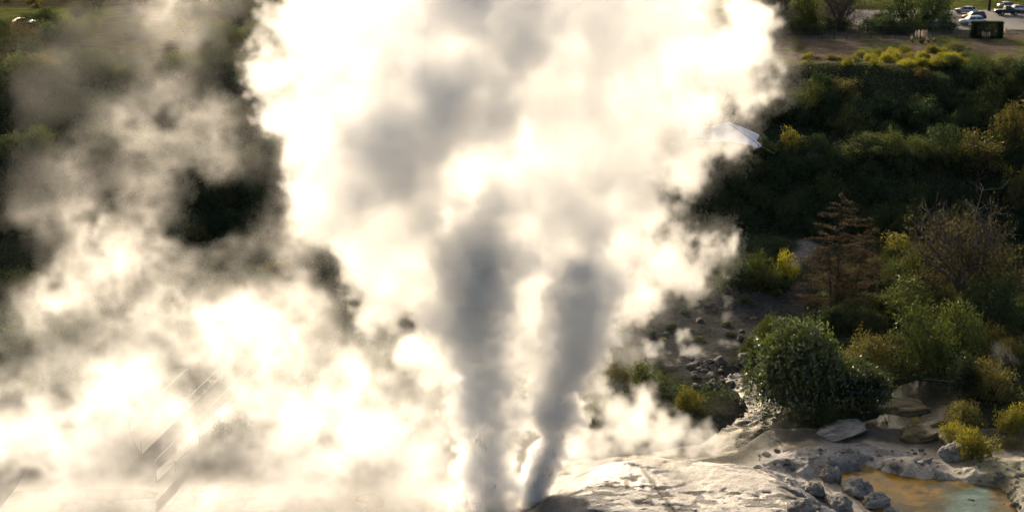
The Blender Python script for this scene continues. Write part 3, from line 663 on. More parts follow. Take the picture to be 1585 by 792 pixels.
# pale fallen branch over the dark pool
bm = bmesh.new(); a = hit(1428, 604); b = hit(1474, 598)
tube_into(bm, (a[0], a[1], a[2]+1.2), (b[0], b[1], b[2]+.5), .07, .11, 6); tube_into(bm, (a[0]+.9, a[1], a[2]+1.05), (a[0]+.3, a[1]-.5, a[2]+1.7), .05, .02, 5)
o = bpy.data.objects.new('fallen_branch', bm_mesh('fallen_branch', bm, PALEBARK)); C.objects.link(o); tag(o, 'pale fallen branch hanging over the dark pool', 'branch')

# ------------------------------------------------------------------ plain materials
def plain(name, c, rough=.5, metal=0., spec=.5, var=.12):
    m, N, L = mat_new(name); tc = N.new('ShaderNodeTexCoord'); nz = N.new('ShaderNodeTexNoise'); nz.inputs['Scale'].default_value = 3; nz.inputs['Detail'].default_value = 5
    L.new(tc.outputs['Object'], nz.inputs['Vector'])
    cr = N.new('ShaderNodeValToRGB'); cr.color_ramp.elements[0].color = (*[x*(1-var) for x in c], 1); cr.color_ramp.elements[1].color = (*[min(1, x*(1+var)) for x in c], 1)
    L.new(nz.outputs['Fac'], cr.inputs[0]); b = N.new('ShaderNodeBsdfPrincipled'); b.inputs['Roughness'].default_value = rough; b.inputs['Metallic'].default_value = metal; b.inputs['Specular IOR Level'].default_value = spec
    L.new(cr.outputs[0], b.inputs['Base Color']); o = N.new('ShaderNodeOutputMaterial'); L.new(b.outputs[0], o.inputs['Surface']); return m
GLASS = plain('car_glass', (.02, .025, .03), .08, 0, .6); TYRE = plain('tyre', (.02, .02, .02), .8); RIM = plain('rim', (.4, .4, .4), .35, .8); LAMP = plain('lamp', (.7, .7, .68), .15); TAIL = plain('tail_lamp', (.35, .02, .015), .2)
WHITE = plain('white_paint', (.72, .72, .72), .3); DARKP = plain('dark_paint', (.018, .022, .035), .22); SILVER = plain('silver_paint', (.42, .42, .46), .3, .3); BLUEP = plain('blue_paint', (.03, .05, .11), .25)
CANVAS = plain('canvas', (.66, .66, .74), .8, 0, .2, .05); STEEL = plain('galvanised_steel', (.26, .25, .23), .55, .1); DARKSTEEL = plain('fence_steel', (.03, .035, .035), .6); TIMBER = plain('timber', (.24, .21, .17), .8)
def part(parent, name, me, loc=(0, 0, 0), rot=(0, 0, 0)):
    o = bpy.data.objects.new(name, me); C.objects.link(o); o.parent = parent; o.location = loc; o.rotation_euler = rot; return o
def root(name, loc, rz, label, cat, group=None):
    e = bpy.data.objects.new(name, None); C.objects.link(e); e.location = loc; e.rotation_euler = (0, 0, rz); e.empty_display_size = .3; return tag(e, label, cat, group)
def prism(profile, y0, y1, taper=0, bev=.05):
    """side profile (x, z) pulled across the car's width; taper leans the upper points inwards"""
    bm = bmesh.new(); zs = [p[1] for p in profile]; z0, z1 = min(zs), max(zs); A, B = [], []
    for x, z in profile:
        t = taper*(z-z0)/(z1-z0); A.append(bm.verts.new((x, y0+t, z))); B.append(bm.verts.new((x, y1-t, z)))
    n = len(profile)
    for i in range(n): bm.faces.new((A[i], A[(i+1) % n], B[(i+1) % n], B[i]))
    bm.faces.new(A[::-1]); bm.faces.new(B); bmesh.ops.recalc_face_normals(bm, faces=bm.faces)
    if bev: bmesh.ops.bevel(bm, geom=[e for e in bm.edges], offset=bev, segments=2, affect='EDGES', clamp_overlap=True)
    return bm
def cyl(bm, c, r, w, seg=18):
    m = Matrix.Translation(c) @ Matrix.Rotation(math.pi/2, 4, 'X'); bmesh.ops.create_cone(bm, cap_ends=True, segments=seg, radius1=r, radius2=r, depth=w, matrix=m)
CARS = {}
def car_meshes(style, paint):
    k = (style, paint.name)
    if k in CARS: return CARS[k]
    if style == 'suv':
        low = [(-2.25, .35), (2.2, .35), (2.3, .6), (2.2, .95), (1.15, 1.08), (-2.2, 1.1), (-2.32, .7)]; cab = [(-2.1, 1.05), (1.1, 1.05), (.35, 1.68), (-1.85, 1.72)]
        glz = [(-1.98, 1.12), (.86, 1.12), (.28, 1.58), (-1.82, 1.6)]; wr = .37
    elif style == 'ute':
        low = [(-2.6, .45), (2.4, .45), (2.5, .7), (2.4, 1.05), (1.3, 1.15), (-2.6, 1.12)]; cab = [(-.7, 1.1), (1.25, 1.1), (.55, 1.75), (-.55, 1.77)]
        glz = [(-.58, 1.16), (1.0, 1.16), (.47, 1.65), (-.5, 1.66)]; wr = .4
    else:
        low = [(-2.15, .3), (2.1, .3), (2.2, .5), (2.1, .78), (1.1, .9), (-2.05, .95), (-2.2, .6)]; cab = [(-1.8, .88), (1.1, .86), (.2, 1.38), (-1.2, 1.4)]
        glz = [(-1.6, .94), (.82, .94), (.14, 1.3), (-1.15, 1.31)]; wr = .33
    out = dict(body=bm_mesh('body', prism(low, -.9, .9, .03, .07), paint, True), cabin=bm_mesh('cabin', prism(cab, -.84, .84, .16, .06), paint, True))
    wins = []
    for s in (-1, 1):      # side glass, each its own pane
        xs = [p[0] for p in glz]; mid = (glz[0][0]+glz[1][0])/2-.1
        for (a0, a1, b0, b1) in ((glz[0][0], mid-.05, glz[3][0], mid-.05), (mid+.05, glz[1][0], mid+.05, glz[2][0])):
            bm = bmesh.new(); z0, z1 = glz[0][1], glz[2][1]; y0, y1 = s*(.84-.16*.1+.012), s*(.84-.16*.88+.012)
            f = [bm.verts.new(q) for q in ((a0, y0, z0), (a1, y0, z0), (b1, y1, z1), (b0, y1, z1))]; g = bm.faces.new(f); r = bmesh.ops.extrude_face_region(bm, geom=[g])
            for v in r['geom']:
                if isinstance(v, bmesh.types.BMVert): v.co.y -= s*.03
            wins.append(('window', bm_mesh('window', bm, GLASS)))
    for (p, q2, nm) in ((cab[1], cab[2], 'windscreen'), (cab[0], cab[3], 'rear_window')):
        bm = bmesh.new(); dx = .02 if nm == 'windscreen' else -.02
        f = [(p[0]*.94+q2[0]*.06+dx, -.74, p[1]+.06), (p[0]*.94+q2[0]*.06+dx, .74, p[1]+.06), (q2[0]+(p[0]-q2[0])*.1+dx, .62, q2[1]-.06), (q2[0]+(p[0]-q2[0])*.1+dx, -.62, q2[1]-.06)]
        g = bm.faces.new([bm.verts.new(c) for c in f]); r = bmesh.ops.extrude_face_region(bm, geom=[g])
        for v in r['geom']:
            if isinstance(v, bmesh.types.BMVert): v.co.x -= dx*1.5
        wins.append((nm, bm_mesh(nm, bm, GLASS)))
    out['wins'] = wins
    bm = bmesh.new(); cyl(bm, (0, 0, 0), wr, .22); out['tyre'] = bm_mesh('tyre', bm, TYRE); bm = bmesh.new(); cyl(bm, (0, 0, 0), wr*.62, .235, 14); out['rim'] = bm_mesh('rim', bm, RIM)
    xe0, xe1 = max(p[0] for p in low), min(p[0] for p in low); zl = low[2][1]+.12
    for nm, x, mt in (('headlight', xe0-.09, LAMP), ('tail_light', xe1+.06, TAIL)):
        bm = bmesh.new(); bmesh.ops.create_cube(bm, size=1, matrix=Matrix.Diagonal((.12, .34, .17, 1))); bmesh.ops.bevel(bm, geom=list(bm.edges), offset=.03, segments=2, affect='EDGES'); out[nm] = (bm_mesh(nm, bm, mt), x, zl)
    out['wr'] = wr; CARS[k] = out; return out
def car(style, paint, u, v, rz, label, group='parked cars'):
    p = hit(u, v); z = park_z(p[0], p[1]) if p[0] > 60 else p[2]
    e = root('parked_car', (p[0], p[1]+.6, z), rz, label, 'car', group); M = car_meshes(style, paint)
    part(e, 'body', M['body']); c = part(e, 'cabin', M['cabin'])
    for nm, me in M['wins']: part(c, nm, me)
    for x in (-1.35, 1.4):
        for s in (-1, 1):
            w = part(e, 'wheel', M['tyre'], (x, s*.82, M['wr'])); part(w, 'rim', M['rim'])
    for nm in ('headlight', 'tail_light'):
        me, x, zl = M[nm]
        for s in (-1, 1): part(e, nm, me, (x, s*.62, zl))
car('suv', WHITE, 1504, 40, math.pi+.15, 'white SUV parked nearest the clipped hedge')
car('suv', BLUEP, 1508, 33, math.pi+.15, 'dark blue SUV parked right behind the white one')
car('hatch', SILVER, 1496, 22, math.pi-.5, 'silver hatchback parked behind the two SUVs')
car('ute', DARKP, 1560, 25, .12, 'dark pickup truck with pale windscreen at the picture edge')
car('hatch', WHITE, 1579, 20, .2, 'white hatchback cut by the picture edge')
car('hatch', SILVER, 1562, 15, .1, 'silver hatchback behind the dark pickup truck')
car('hatch', DARKP, 1462, 46, math.pi, 'dark green-black hatchback in shade beside the white SUV')
car('hatch', BLUEP, 1446, 46, math.pi+.1, 'dark hatchback furthest along in the shade by the fence')
car('hatch', WHITE, 36, 40, .35, 'pale car glinting on the yellow-green grass in the corner', None)
car('hatch', SILVER, 46, 46, .3, 'silver car beside the glinting pale one on the corner grass', None)

# white tensioned canopy
def canopy():
    c = hit(1134, 240); m = depth_of(c)/FPX
    e = root('canopy_tent', (c[0]-2.8, c[1]+.5, c[2]+.5), 0, 'white scalloped tensile canopy at the edge of the plume', 'canopy')
    bm = bmesh.new(); nx, ny = 40, 20; Wd, Dp = 6.6, 4.0; V = []
    for j in range(ny+1):
        row = []
        for i in range(nx+1):
            a, b = i/nx*2-1, j/ny*2-1
            sx = 1 - .10*(1-abs(math.sin(math.pi*(b+1)*1.5)))          # scalloped ends
            sy = 1 - .12*(1-abs(math.sin(math.pi*(a+1)*1.0)))
            z = 1.5 + 2.6*math.exp(-1.5*abs(b))*(.5+.5*math.exp(-2.5*min(abs(a-.3), abs(a+.55))**1.2)) - .9*abs(a)**3
            row.append(bm.verts.new((a*Wd*sx, b*Dp*sy, z)))
        V.append(row)
    for j in range(ny):
        for i in range(nx): bm.faces.new((V[j][i], V[j][i+1], V[j+1][i+1], V[j+1][i]))
    r = bmesh.ops.extrude_face_region(bm, geom=list(bm.faces))
    for v in r['geom']:
        if isinstance(v, bmesh.types.BMVert): v.co.z -= .04
    part(e, 'fabric', bm_mesh('fabric', bm, CANVAS, True))
    for x, y in ((-6, -3.8), (0, -3.9), (5.9, -3.8), (-6, 3.8), (5.9, 3.8)):
        bm = bmesh.new(); tube_into(bm, (x, y, -1.5), (x, y, 1.6), .06, .06, 8); part(e, 'pole', bm_mesh('pole', bm, DARKSTEEL))
    bm = bmesh.new(); tube_into(bm, (1.9, -.1, 4.0), (5.9, -3.75, 1.55), .05, .05, 6); part(e, 'seam', bm_mesh('seam', bm, DARKSTEEL))
    for x in (6.2,):
        for y0 in (-4.2, 0, 4.2):
            bm = bmesh.new(); tube_into(bm, (x-.3, y0*.88, 1.6), (x+2.0, y0*1.1, .3), .025, .025, 5); part(e, 'guy_rope', bm_mesh('guy_rope', bm, STEEL))
canopy()

# wire fence along the flat
def fence():
    a = np.array(hit(1196, 62)); b = np.array(hit(1500, 60)); n = 17
    e = root('wire_fence', tuple(a), 0, 'tall dark wire fence along the far side of the bare flat', 'fence')
    bm = bmesh.new(); tube_into(bm, (0, 0, -.3), (0, 0, 2.4), .06, .06, 6); pm = bm_mesh('post', bm, DARKSTEEL)
    pts = []
    for k in range(n):
        p = a + (b-a)*k/(n-1); z = float(hz(p[0], p[1])); l = (p[0]-a[0], p[1]-a[1], z-a[2]); pts.append(l); part(e, 'post', pm, l)
    for nm, h, r in (('top_rail', 2.35, .04), ('mid_rail', 1.2, .025), ('bottom_rail', .15, .025)):
        bm = bmesh.new()
        for p, q in zip(pts[:-1], pts[1:]): tube_into(bm, (p[0], p[1], p[2]+h), (q[0], q[1], q[2]+h), r, r, 5)
        part(e, nm, bm_mesh(nm, bm, DARKSTEEL))
    bm = bmesh.new()
    for p, q in zip(pts[:-1], pts[1:]):
        P_, Q_ = Vector(p), Vector(q)
        for k in range(8): t = (k+.5)/8; s = P_.lerp(Q_, t); tube_into(bm, s + Vector((0, 0, .15)), s + Vector((0, 0, 2.35)), .008, .008, 3)
        for h in (.5, .85, 1.55, 1.95): tube_into(bm, P_ + Vector((0, 0, h)), Q_ + Vector((0, 0, h)), .008, .008, 3)
    tag(part(e, 'mesh', bm_mesh('mesh', bm, DARKSTEEL)), kind='stuff')
fence()

# clipped hedge by the cars
def hedge():
    a = hit(1506, 60); b = hit(1552, 60); m = depth_of(a)/FPX; W = b[0]-a[0]; H = 3.0; D = 1.8
    e = root('clipped_hedge', ((a[0]+b[0])/2, a[1]+.9, a[2]-.1), 0, 'dark box-clipped hedge in front of the white SUV', 'hedge')
    r = np.random.default_rng(9); k = 26000; p = r.uniform(-.5, .5, (k, 3)); f = r.integers(0, 3, k); s = np.sign(r.normal(size=k)); p[np.arange(k), f] = .5*s*r.uniform(.75, 1.02, k)
    c = p*np.array([W, D, H]) + np.array([0, 0, H/2]); c = c[c[:, 2] > .02]; k = len(c)
    part(e, 'foliage', quads_mesh('foliage', c.astype(np.float32), unit(r, k), unit(r, k), r.uniform(.12, .25, k), r.uniform(.06, .12, k), r.random(k), LM['dark']))
    bm = bmesh.new()
    for x in np.linspace(-W*.4, W*.4, 5): tube_into(bm, (x, 0, -.2), (x, 0, H*.8), .07, .03, 5)
    part(e, 'stems', bm_mesh('stems', bm, BARK))
hedge()

# pampas grass
PLUME = leaf_material('pampas_plume', (.55, .47, .38), (.72, .66, .58), .45, 0, .4, (1, .95, .88)); BLADE = leaf_material('pampas_blade', (.10, .10, .04), (.17, .15, .07), .3, .02, .4, (1.1, 1.1, .7))
def pampas(u, v, n, hpx, spread, label):
    p = hit(u, v); m = depth_of(p)/FPX; r = np.random.default_rng(int(u)); H = hpx*m
    e = root('pampas_clump', p, 0, label, 'pampas grass', 'pampas grass on the flat')
    k = 240; a = r.uniform(0, 6.28, k); d = np.stack([np.cos(a), np.sin(a), r.uniform(.6, 2.2, k)], 1); d /= np.linalg.norm(d, axis=1, keepdims=True)
    ln = H*.55*r.uniform(.6, 1, k); part(e, 'leaves', quads_mesh('leaves', (d*ln[:, None]*.5).astype(np.float32), unit(r, k), d, ln, .05, r.random(k), BLADE))
    for i in range(n):
        x = (i-(n-1)/2)*spread*m + r.normal()*.1; y = r.normal()*.25; h = H*r.uniform(.82, 1.0); lean = x*.25
        bm = bmesh.new(); tube_into(bm, (x*.4, y*.4, 0), (x+lean, y, h*.6), .025, .015, 5); part(e, 'stalk', bm_mesh('stalk', bm, PALEBARK))
        k = 150; t = r.random(k); c = np.stack([x+lean+lean*.3*t, y+0*t, h*(.48+.52*t)], 1) + r.normal(size=(k, 3))*np.array([.085, .085, .05])*(np.sin(np.pi*np.clip(t*.9+.08, 0, 1)))[:, None]
        part(e, 'plume', quads_mesh('plume', c.astype(np.float32), unit(r, k), unit(r, k)*.3+np.array([lean*.2, 0, 1]), .32, .07, r.random(k), PLUME))
pampas(1426, 67, 9, 20, 1.7, 'widest clump of pampas plumes on the bare flat')
pampas(1412, 66, 1, 10, 1, 'single short pampas plume on one side of the wide clump')
pampas(1437, 66, 1, 9, 1, 'single leaning pampas plume close to the wide clump')
pampas(1446, 65, 1, 7, 1, 'tiny single pampas plume away from the wide clump')
pampas(1526, 63, 4, 15, 2.3, 'four slender pampas plumes in front of the clipped hedge')
pampas(1549, 58, 7, 16, 2.0, 'tall dense pampas clump at the end of the hedge')

# tall trees standing beyond the car park and the flat; they throw the long shade over it
PROTO['tall'] = (crown_mesh('crown', 171, LM['mid'], k=9000, leaf=.05, lobes=30, squash=1.0), None)
def tall_tree(x, y, h, r_, label, group=None):
    z = float(hz(x, y)); e = root('park_tree', (x, y, z), R.uniform(0, 6), label, 'tree', group)
    bm = bmesh.new(); tube_into(bm, (0, 0, -.3), (0, 0, h*.45), .32, .2, 8); tube_into(bm, (0, 0, h*.45), (.3, .2, h*.8), .2, .06, 8)
    for i in range(6): a = i*1.05; tube_into(bm, (0, 0, h*.4), (math.cos(a)*r_*.7, math.sin(a)*r_*.7, h*.65), .12, .03, 5)
    part(e, 'trunk', bm_mesh('trunk', bm, BARK)); c = part(e, 'crown', PROTO['tall'][0], (0, 0, h*.36)); c.scale = (r_, r_, h*.62/CROWN_H)
t = at_z(1531, 17, 17.6); tall_tree(t[0], t[1], 12, 5, 'tree whose bare trunk rises behind the parked cars at the top edge')
for k, x in enumerate((46, 55, 63, 71, 79, 101, 109, 118)):
    tall_tree(x, 343 + R.uniform(-4, 8), R.uniform(13, 16), R.uniform(5, 6.5), 'tall tree beyond the car park, above the top edge', 'trees beyond the car park')

# footbridges with steel handrails, seen through the steam
def footbridge(ra, rb, label, z=2.1):
    A = [np.array(at_z(u, v, z)) for u, v in ra]; B = [np.array(at_z(u, v, z)) for u, v in rb]
    e = root('footbridge', tuple((A[0]+B[0])/2-np.array([0, 0, z])), 0, label, 'footbridge', 'footbridges in the steam'); o0 = np.array(e.location)
    for side in (A, B):
        for h in (0,):
            bm = bmesh.new()
            for p, q in zip(side[:-1], side[1:]): tube_into(bm, p-o0+(0, 0, h), q-o0+(0, 0, h), .022, .022, 6)
            part(e, 'handrail' if h == 0 else 'lower_rail', bm_mesh('handrail', bm, STEEL))
        for p, q in zip(side[:-1], side[1:]):
            n = max(1, int(np.linalg.norm(q-p)/9))
            for k in range(n+1):
                s = p + (q-p)*k/n - o0; bm = bmesh.new(); tube_into(bm, s-(0, 0, 1.12), s, .03, .03, 6); part(e, 'post', bm_mesh('post', bm, STEEL))
    bm = bmesh.new(); a0, a1, b0, b1 = A[0]-o0, A[-1]-o0, B[0]-o0, B[-1]-o0; n = 60
    for k in range(n):
        t0, t1 = k/n, (k+.88)/n; c = [a0+(a1-a0)*t0, b0+(b1-b0)*t0, b0+(b1-b0)*t1, a0+(a1-a0)*t1]
        lo = [bm.verts.new(q-(0, 0, 1.16)) for q in c]; hi = [bm.verts.new(q-(0, 0, 1.1)) for q in c]
        bm.faces.new(hi); bm.faces.new(lo[::-1])
        for i in range(4): bm.faces.new((lo[i], lo[(i+1) % 4], hi[(i+1) % 4], hi[i]))
    tag(part(e, 'deck_planks', bm_mesh('deck_planks', bm, TIMBER)), kind='stuff')
footbridge([(240, 712), (392, 563)], [(241, 727), (271, 713), (308, 672), (420, 555)], 'timber footbridge whose bright steel handrails show longest through the steam')
footbridge([(218, 685), (336, 572)], [(200, 652), (290, 570)], 'fainter second footbridge deeper in the steam beside the longer one')
# ------------------------------------------------------------------ steam: voxel clouds built with numpy, turned into volumes by geometry nodes
def fft_noise(shape, vox, lam, slope, seed):
    """smooth random field, features up to lam metres, normalised to mean 0, deviation 1"""
    r = np.random.default_rng(seed)
    f = np.fft.rfftn(r.standard_normal(shape).astype(np.float32))
    k = np.sqrt(np.fft.fftfreq(shape[0], vox)[:, None, None]**2 + np.fft.fftfreq(shape[1], vox)[None, :, None]**2
                + np.fft.rfftfreq(shape[2], vox)[None, None, :]**2)
    k0 = 1.0/lam
    f *= (np.maximum(k, k0))**(-slope) * np.exp(-(k0*0.5/np.maximum(k, 1e-6))**4)
    n = np.fft.irfftn(f, s=shape).astype(np.float32)
    n -= n.mean(); n /= n.std()
    return n

def steam_material(name, aniso, rate, colour=(1, 1, 1, 1)):
    m, N, L = mat_new(name); m.cycles.volume_step_rate = rate
    at = N.new('ShaderNodeAttribute'); at.attribute_name = 'density'
    pv = N.new('ShaderNodeVolumeScatter'); pv.inputs['Anisotropy'].default_value = aniso
    pv.inputs['Color'].default_value = colour
    o = N.new('ShaderNodeOutputMaterial')
    L.new(at.outputs['Fac'], pv.inputs['Density']); L.new(pv.outputs[0], o.inputs['Volume'])
    return m

class Cloud:
    """density voxels over a box; puffs() unions billowing spheres, then noise frays the edge"""
    def __init__(s, lo, hi, vox):
        s.lo = np.array(lo, float); s.vox = vox
        s.n = np.maximum(np.ceil((np.array(hi)-s.lo)/vox).astype(int), 8)
        s.n += s.n % 2
        s.hi = s.lo + (s.n-1)*vox
        s.ax = [s.lo[i] + np.arange(s.n[i])*vox for i in range(3)]
        s.d = np.zeros(s.n, np.float32)
    def sdf(s): return np.full(s.n, -9.0, np.float32)       # here: positive inside
    def ball(s, f, c, r, reach=1.6, stretch=(1, 1, 1)):
        h = r + max(1.6, 6*s.vox)                            # room for the noise to fray the edge
        i0 = [max(0, int((c[k]-h*stretch[k]-s.lo[k])/s.vox)) for k in range(3)]
        i1 = [min(s.n[k], int((c[k]+h*stretch[k]-s.lo[k])/s.vox)+2) for k in range(3)]
        if any(i1[k] <= i0[k] for k in range(3)): return
        X = (s.ax[0][i0[0]:i1[0]]-c[0])/stretch[0]; Y = (s.ax[1][i0[1]:i1[1]]-c[1])/stretch[1]; Z = (s.ax[2][i0[2]:i1[2]]-c[2])/stretch[2]
        q = r - np.sqrt(X[:, None, None]**2 + Y[None, :, None]**2 + Z[None, None, :]**2)
        v = f[i0[0]:i1[0], i0[1]:i1[1], i0[2]:i1[2]]
        np.maximum(v, q.astype(np.float32), out=v)
    def puffs(s, blobs, seed, kids=(22, 10), ratio=(0.42, 0.42)):
        r = np.random.default_rng(seed); f = s.sdf()
        for b in blobs:
            c, rad = np.array(b[:3], float), b[3]
            s.ball(f, c, rad, 1.5)
            for _ in range(kids[0]):
                d = r.normal(size=3); d /= np.linalg.norm(d)
                r1 = rad*ratio[0]*r.uniform(.4, 1.3); c1 = c + d*rad*r.uniform(.62, .88)
                s.ball(f, c1, r1, 1.5)
                if r1 > 2.5*s.vox:
                    for _ in range(kids[1]):
                        e = r.normal(size=3); e /= np.linalg.norm(e); e = e + d*.6; e /= np.linalg.norm(e)
                        s.ball(f, c1 + e*r1*r.uniform(.8, 1.0), r1*ratio[1]*r.uniform(.6, 1.3), 1.5)
        return f
    def fade_box(s, m=2.0):
        for k in range(3):
            t = np.minimum(s.ax[k]-s.ax[k][0] if k < 2 else 1e9, s.ax[k][-1]-s.ax[k])
            w = np.clip(t/m, 0, 1); sh = [1, 1, 1]; sh[k] = -1
            s.d *= w.reshape(sh).astype(np.float32)
    def build(s, name, mat):
        n = s.n; me = bpy.data.meshes.new(name)
        tot = int(n.prod()); me.vertices.add(tot)
        P = np.empty((n[0], n[1], n[2], 3), np.float32)
        P[..., 0] = s.ax[0][:, None, None]; P[..., 1] = s.ax[1][None, :, None]; P[..., 2] = s.ax[2][None, None, :]
        me.vertices.foreach_set('co', P.ravel())
        a = me.attributes.new('voxel', 'FLOAT', 'POINT'); a.data.foreach_set('value', np.ascontiguousarray(s.d).ravel())
        me.materials.append(mat)
        o = bpy.data.objects.new(name, me); C.objects.link(o)
        g = bpy.data.node_groups.new(name, 'GeometryNodeTree')
        g.interface.new_socket('Geometry', in_out='INPUT', socket_type='NodeSocketGeometry')
        g.interface.new_socket('Geometry', in_out='OUTPUT', socket_type='NodeSocketGeometry')
        N, L = g.nodes, g.links
        gi, go = N.new('NodeGroupInput'), N.new('NodeGroupOutput')
        pos = N.new('GeometryNodeInputPosition')
        sub = N.new('ShaderNodeVectorMath'); sub.operation = 'SUBTRACT'; sub.inputs[1].default_value = tuple(s.lo)
        sc = N.new('ShaderNodeVectorMath'); sc.operation = 'MULTIPLY_ADD'
        sc.inputs[1].default_value = (1/s.vox,)*3; sc.inputs[2].default_value = (.5, .5, .5)
        fl = N.new('ShaderNodeVectorMath'); fl.operation = 'FLOOR'
        sep = N.new('ShaderNodeSeparateXYZ')
        L.new(pos.outputs[0], sub.inputs[0]); L.new(sub.outputs[0], sc.inputs[0]); L.new(sc.outputs[0], fl.inputs[0]); L.new(fl.outputs[0], sep.inputs[0])
        def imath(op, a, b, c=None):
            q = N.new('FunctionNodeIntegerMath'); q.operation = op
            for i, x in enumerate((a, b) if c is None else (a, b, c)):
                if isinstance(x, (int, np.integer)): q.inputs[i].default_value = int(x)
                else: L.new(x, q.inputs[i])
            return q.outputs[0]
        def clampi(x, hi): return imath('MINIMUM', imath('MAXIMUM', x, 0), hi-1)
        ix, iy, iz = (clampi(sep.outputs[k], int(n[k])) for k in range(3))
        idx = imath('MULTIPLY_ADD', imath('MULTIPLY_ADD', ix, int(n[1]), iy), int(n[2]), iz)
        na = N.new('GeometryNodeInputNamedAttribute'); na.data_type = 'FLOAT'; na.inputs['Name'].default_value = 'voxel'
        si = N.new('GeometryNodeSampleIndex'); si.data_type = 'FLOAT'; si.domain = 'POINT'
        L.new(gi.outputs[0], si.inputs['Geometry']); L.new(na.outputs[0], si.inputs['Value']); L.new(idx, si.inputs['Index'])
        vc = N.new('GeometryNodeVolumeCube')
        vc.inputs['Background'].default_value = 0.0
        vc.inputs['Min'].default_value = tuple(s.lo); vc.inputs['Max'].default_value = tuple(s.hi)
        for k, ax in enumerate('XYZ'): vc.inputs['Resolution '+ax].default_value = int(n[k])
        L.new(si.outputs['Value'], vc.inputs['Density'])
        sm = N.new('GeometryNodeSetMaterial'); sm.inputs['Material'].default_value = mat
        L.new(vc.outputs[0], sm.inputs[0]); L.new(sm.outputs[0], go.inputs[0])
        md = o.modifiers.new('voxels', 'NODES'); md.node_group = g
        return o
def P(u, v, y, rpx):
    x, yy, z = at_y(u, v, y); return (x, y, z, rpx*depth_of((x, y, z))/FPX)
STEAM = steam_material('steam', 0.4, 3.5); THIN = steam_material('thin_steam', 0.6, 4.0)
# ---- geyser jets: strands and drops of water inside the steam
WATER, N, L = mat_new('spray_water')
d_ = N.new('ShaderNodeBsdfDiffuse'); d_.inputs[0].default_value = (.30, .285, .33, 1); t_ = N.new('ShaderNodeBsdfTranslucent'); t_.inputs[0].default_value = (.3, .3, .34, 1)
g_ = N.new('ShaderNodeBsdfGlossy'); g_.inputs['Roughness'].default_value = .2; m1 = N.new('ShaderNodeMixShader'); m1.inputs[0].default_value = .15; m2 = N.new('ShaderNodeMixShader'); m2.inputs[0].default_value = .02
L.new(d_.outputs[0], m1.inputs[1]); L.new(t_.outputs[0], m1.inputs[2]); L.new(m1.outputs[0], m2.inputs[1]); L.new(g_.outputs[0], m2.inputs[2])
o_ = N.new('ShaderNodeOutputMaterial'); L.new(m2.outputs[0], o_.inputs['Surface'])
def water_jet(path, k, seed, label):
    r = np.random.default_rng(seed); path = np.array(path); order = np.argsort(path[:, 2]); path = path[order]
    t = r.random(k)**1.5; z = path[0, 2] + t*(path[-1, 2]-path[0, 2])
    c = np.stack([np.interp(z, path[:, 2], path[:, i]) for i in (0, 1)], 1); rad = np.interp(z, path[:, 2], path[:, 3])
    a = r.uniform(0, 6.28, k); q = np.sqrt(r.random(k))*.8*rad
    ctr = np.stack([c[:, 0]+np.cos(a)*q, c[:, 1]+np.sin(a)*q, z], 1)
    e = 0.05*(path[-1, 2]-path[0, 2]); z2 = z+e
    up = np.stack([np.interp(z2, path[:, 2], path[:, 0])-c[:, 0]+np.cos(a)*q*.08, np.interp(z2, path[:, 2], path[:, 1])-c[:, 1]+np.sin(a)*q*.08, e+0*z], 1); up /= np.linalg.norm(up, axis=1, keepdims=True)
    me = quads_mesh('water_jet', ctr.astype(np.float32), unit(r, k), up, r.uniform(.3, 1.3, k)*(1.1-t*.7), r.uniform(.012, .045, k), t, WATER, .6)
    o = bpy.data.objects.new('water_jet', me); C.objects.link(o); tag(o, label, 'geyser', 'geyser jets')
J1 = [P(750, 800, 121, 42), P(755, 700, 121.5, 44), P(745, 600, 122, 52), P(735, 520, 122.5, 50), P(742, 430, 123, 45), P(742, 370, 124, 25)]
J2 = [P(826, 790, 121.5, 18), P(843, 700, 122, 29), P(870, 600, 122.5, 42), P(893, 500, 123, 52), P(905, 430, 123.5, 45), P(900, 400, 124, 25)]
water_jet(J1[:3], 3000, 3, 'thick upright geyser jet of spray, the taller of the two')
water_jet(J2[:3], 2200, 4, 'slimmer geyser jet leaning sideways from the same terrace')

# ---- the main plume
pl = Cloud((-24.5, 113, -0.5), (27.5, 144, 54), 0.25)
body = [P(462, 66, 132, 58), P(440, 100, 132, 42), P(550, 60, 132, 110), P(508, 190, 131, 58), P(620, 180, 130, 140), P(720, 60, 131, 150),
        P(880, 80, 132, 165), P(1020, 80, 133, 100), P(1118, 95, 133, 72), P(1040, 170, 133, 72), P(1108, 170, 133, 46), P(1092, 213, 133, 40), P(1050, 235, 133, 40), P(900, 250, 131, 140), P(560, 290, 130, 100),
        P(498, 320, 131, 40), P(700, 330, 130, 140), P(975, 315, 132, 62), P(1040, 395, 132, 48), P(1095, 385, 132, 26), P(950, 400, 131, 75), P(620, 420, 129, 72),
        P(800, 470, 128, 110), P(700, -80, 132, 160), P(880, -90, 132, 170), P(1152, 80, 133, 32), P(1160, 120, 133, 22), P(580, 480, 130, 32), P(965, 455, 130, 45), P(640, 540, 128, 42), P(1060, 440, 132, 26)]
f = pl.puffs(body, 3)
n1 = fft_noise(tuple(pl.n), pl.vox, 5.0, 2.6, 5)
n2 = fft_noise(tuple(pl.n), pl.vox, 1.5, 2.0, 6)
f += 0.55*n1 + 0.28*n2
ridge = np.clip(1-np.abs(n1+.5*n2)/1.2, 0, 1)**1.5
d = smooth01(f, -0.2, 0.75)*0.19*np.clip(1+.3*n1, .3, 2) + smooth01(f, 1.0, 5.0)*0.05 + smooth01(f+.5*n1, -2.2, .2)*.03*ridge
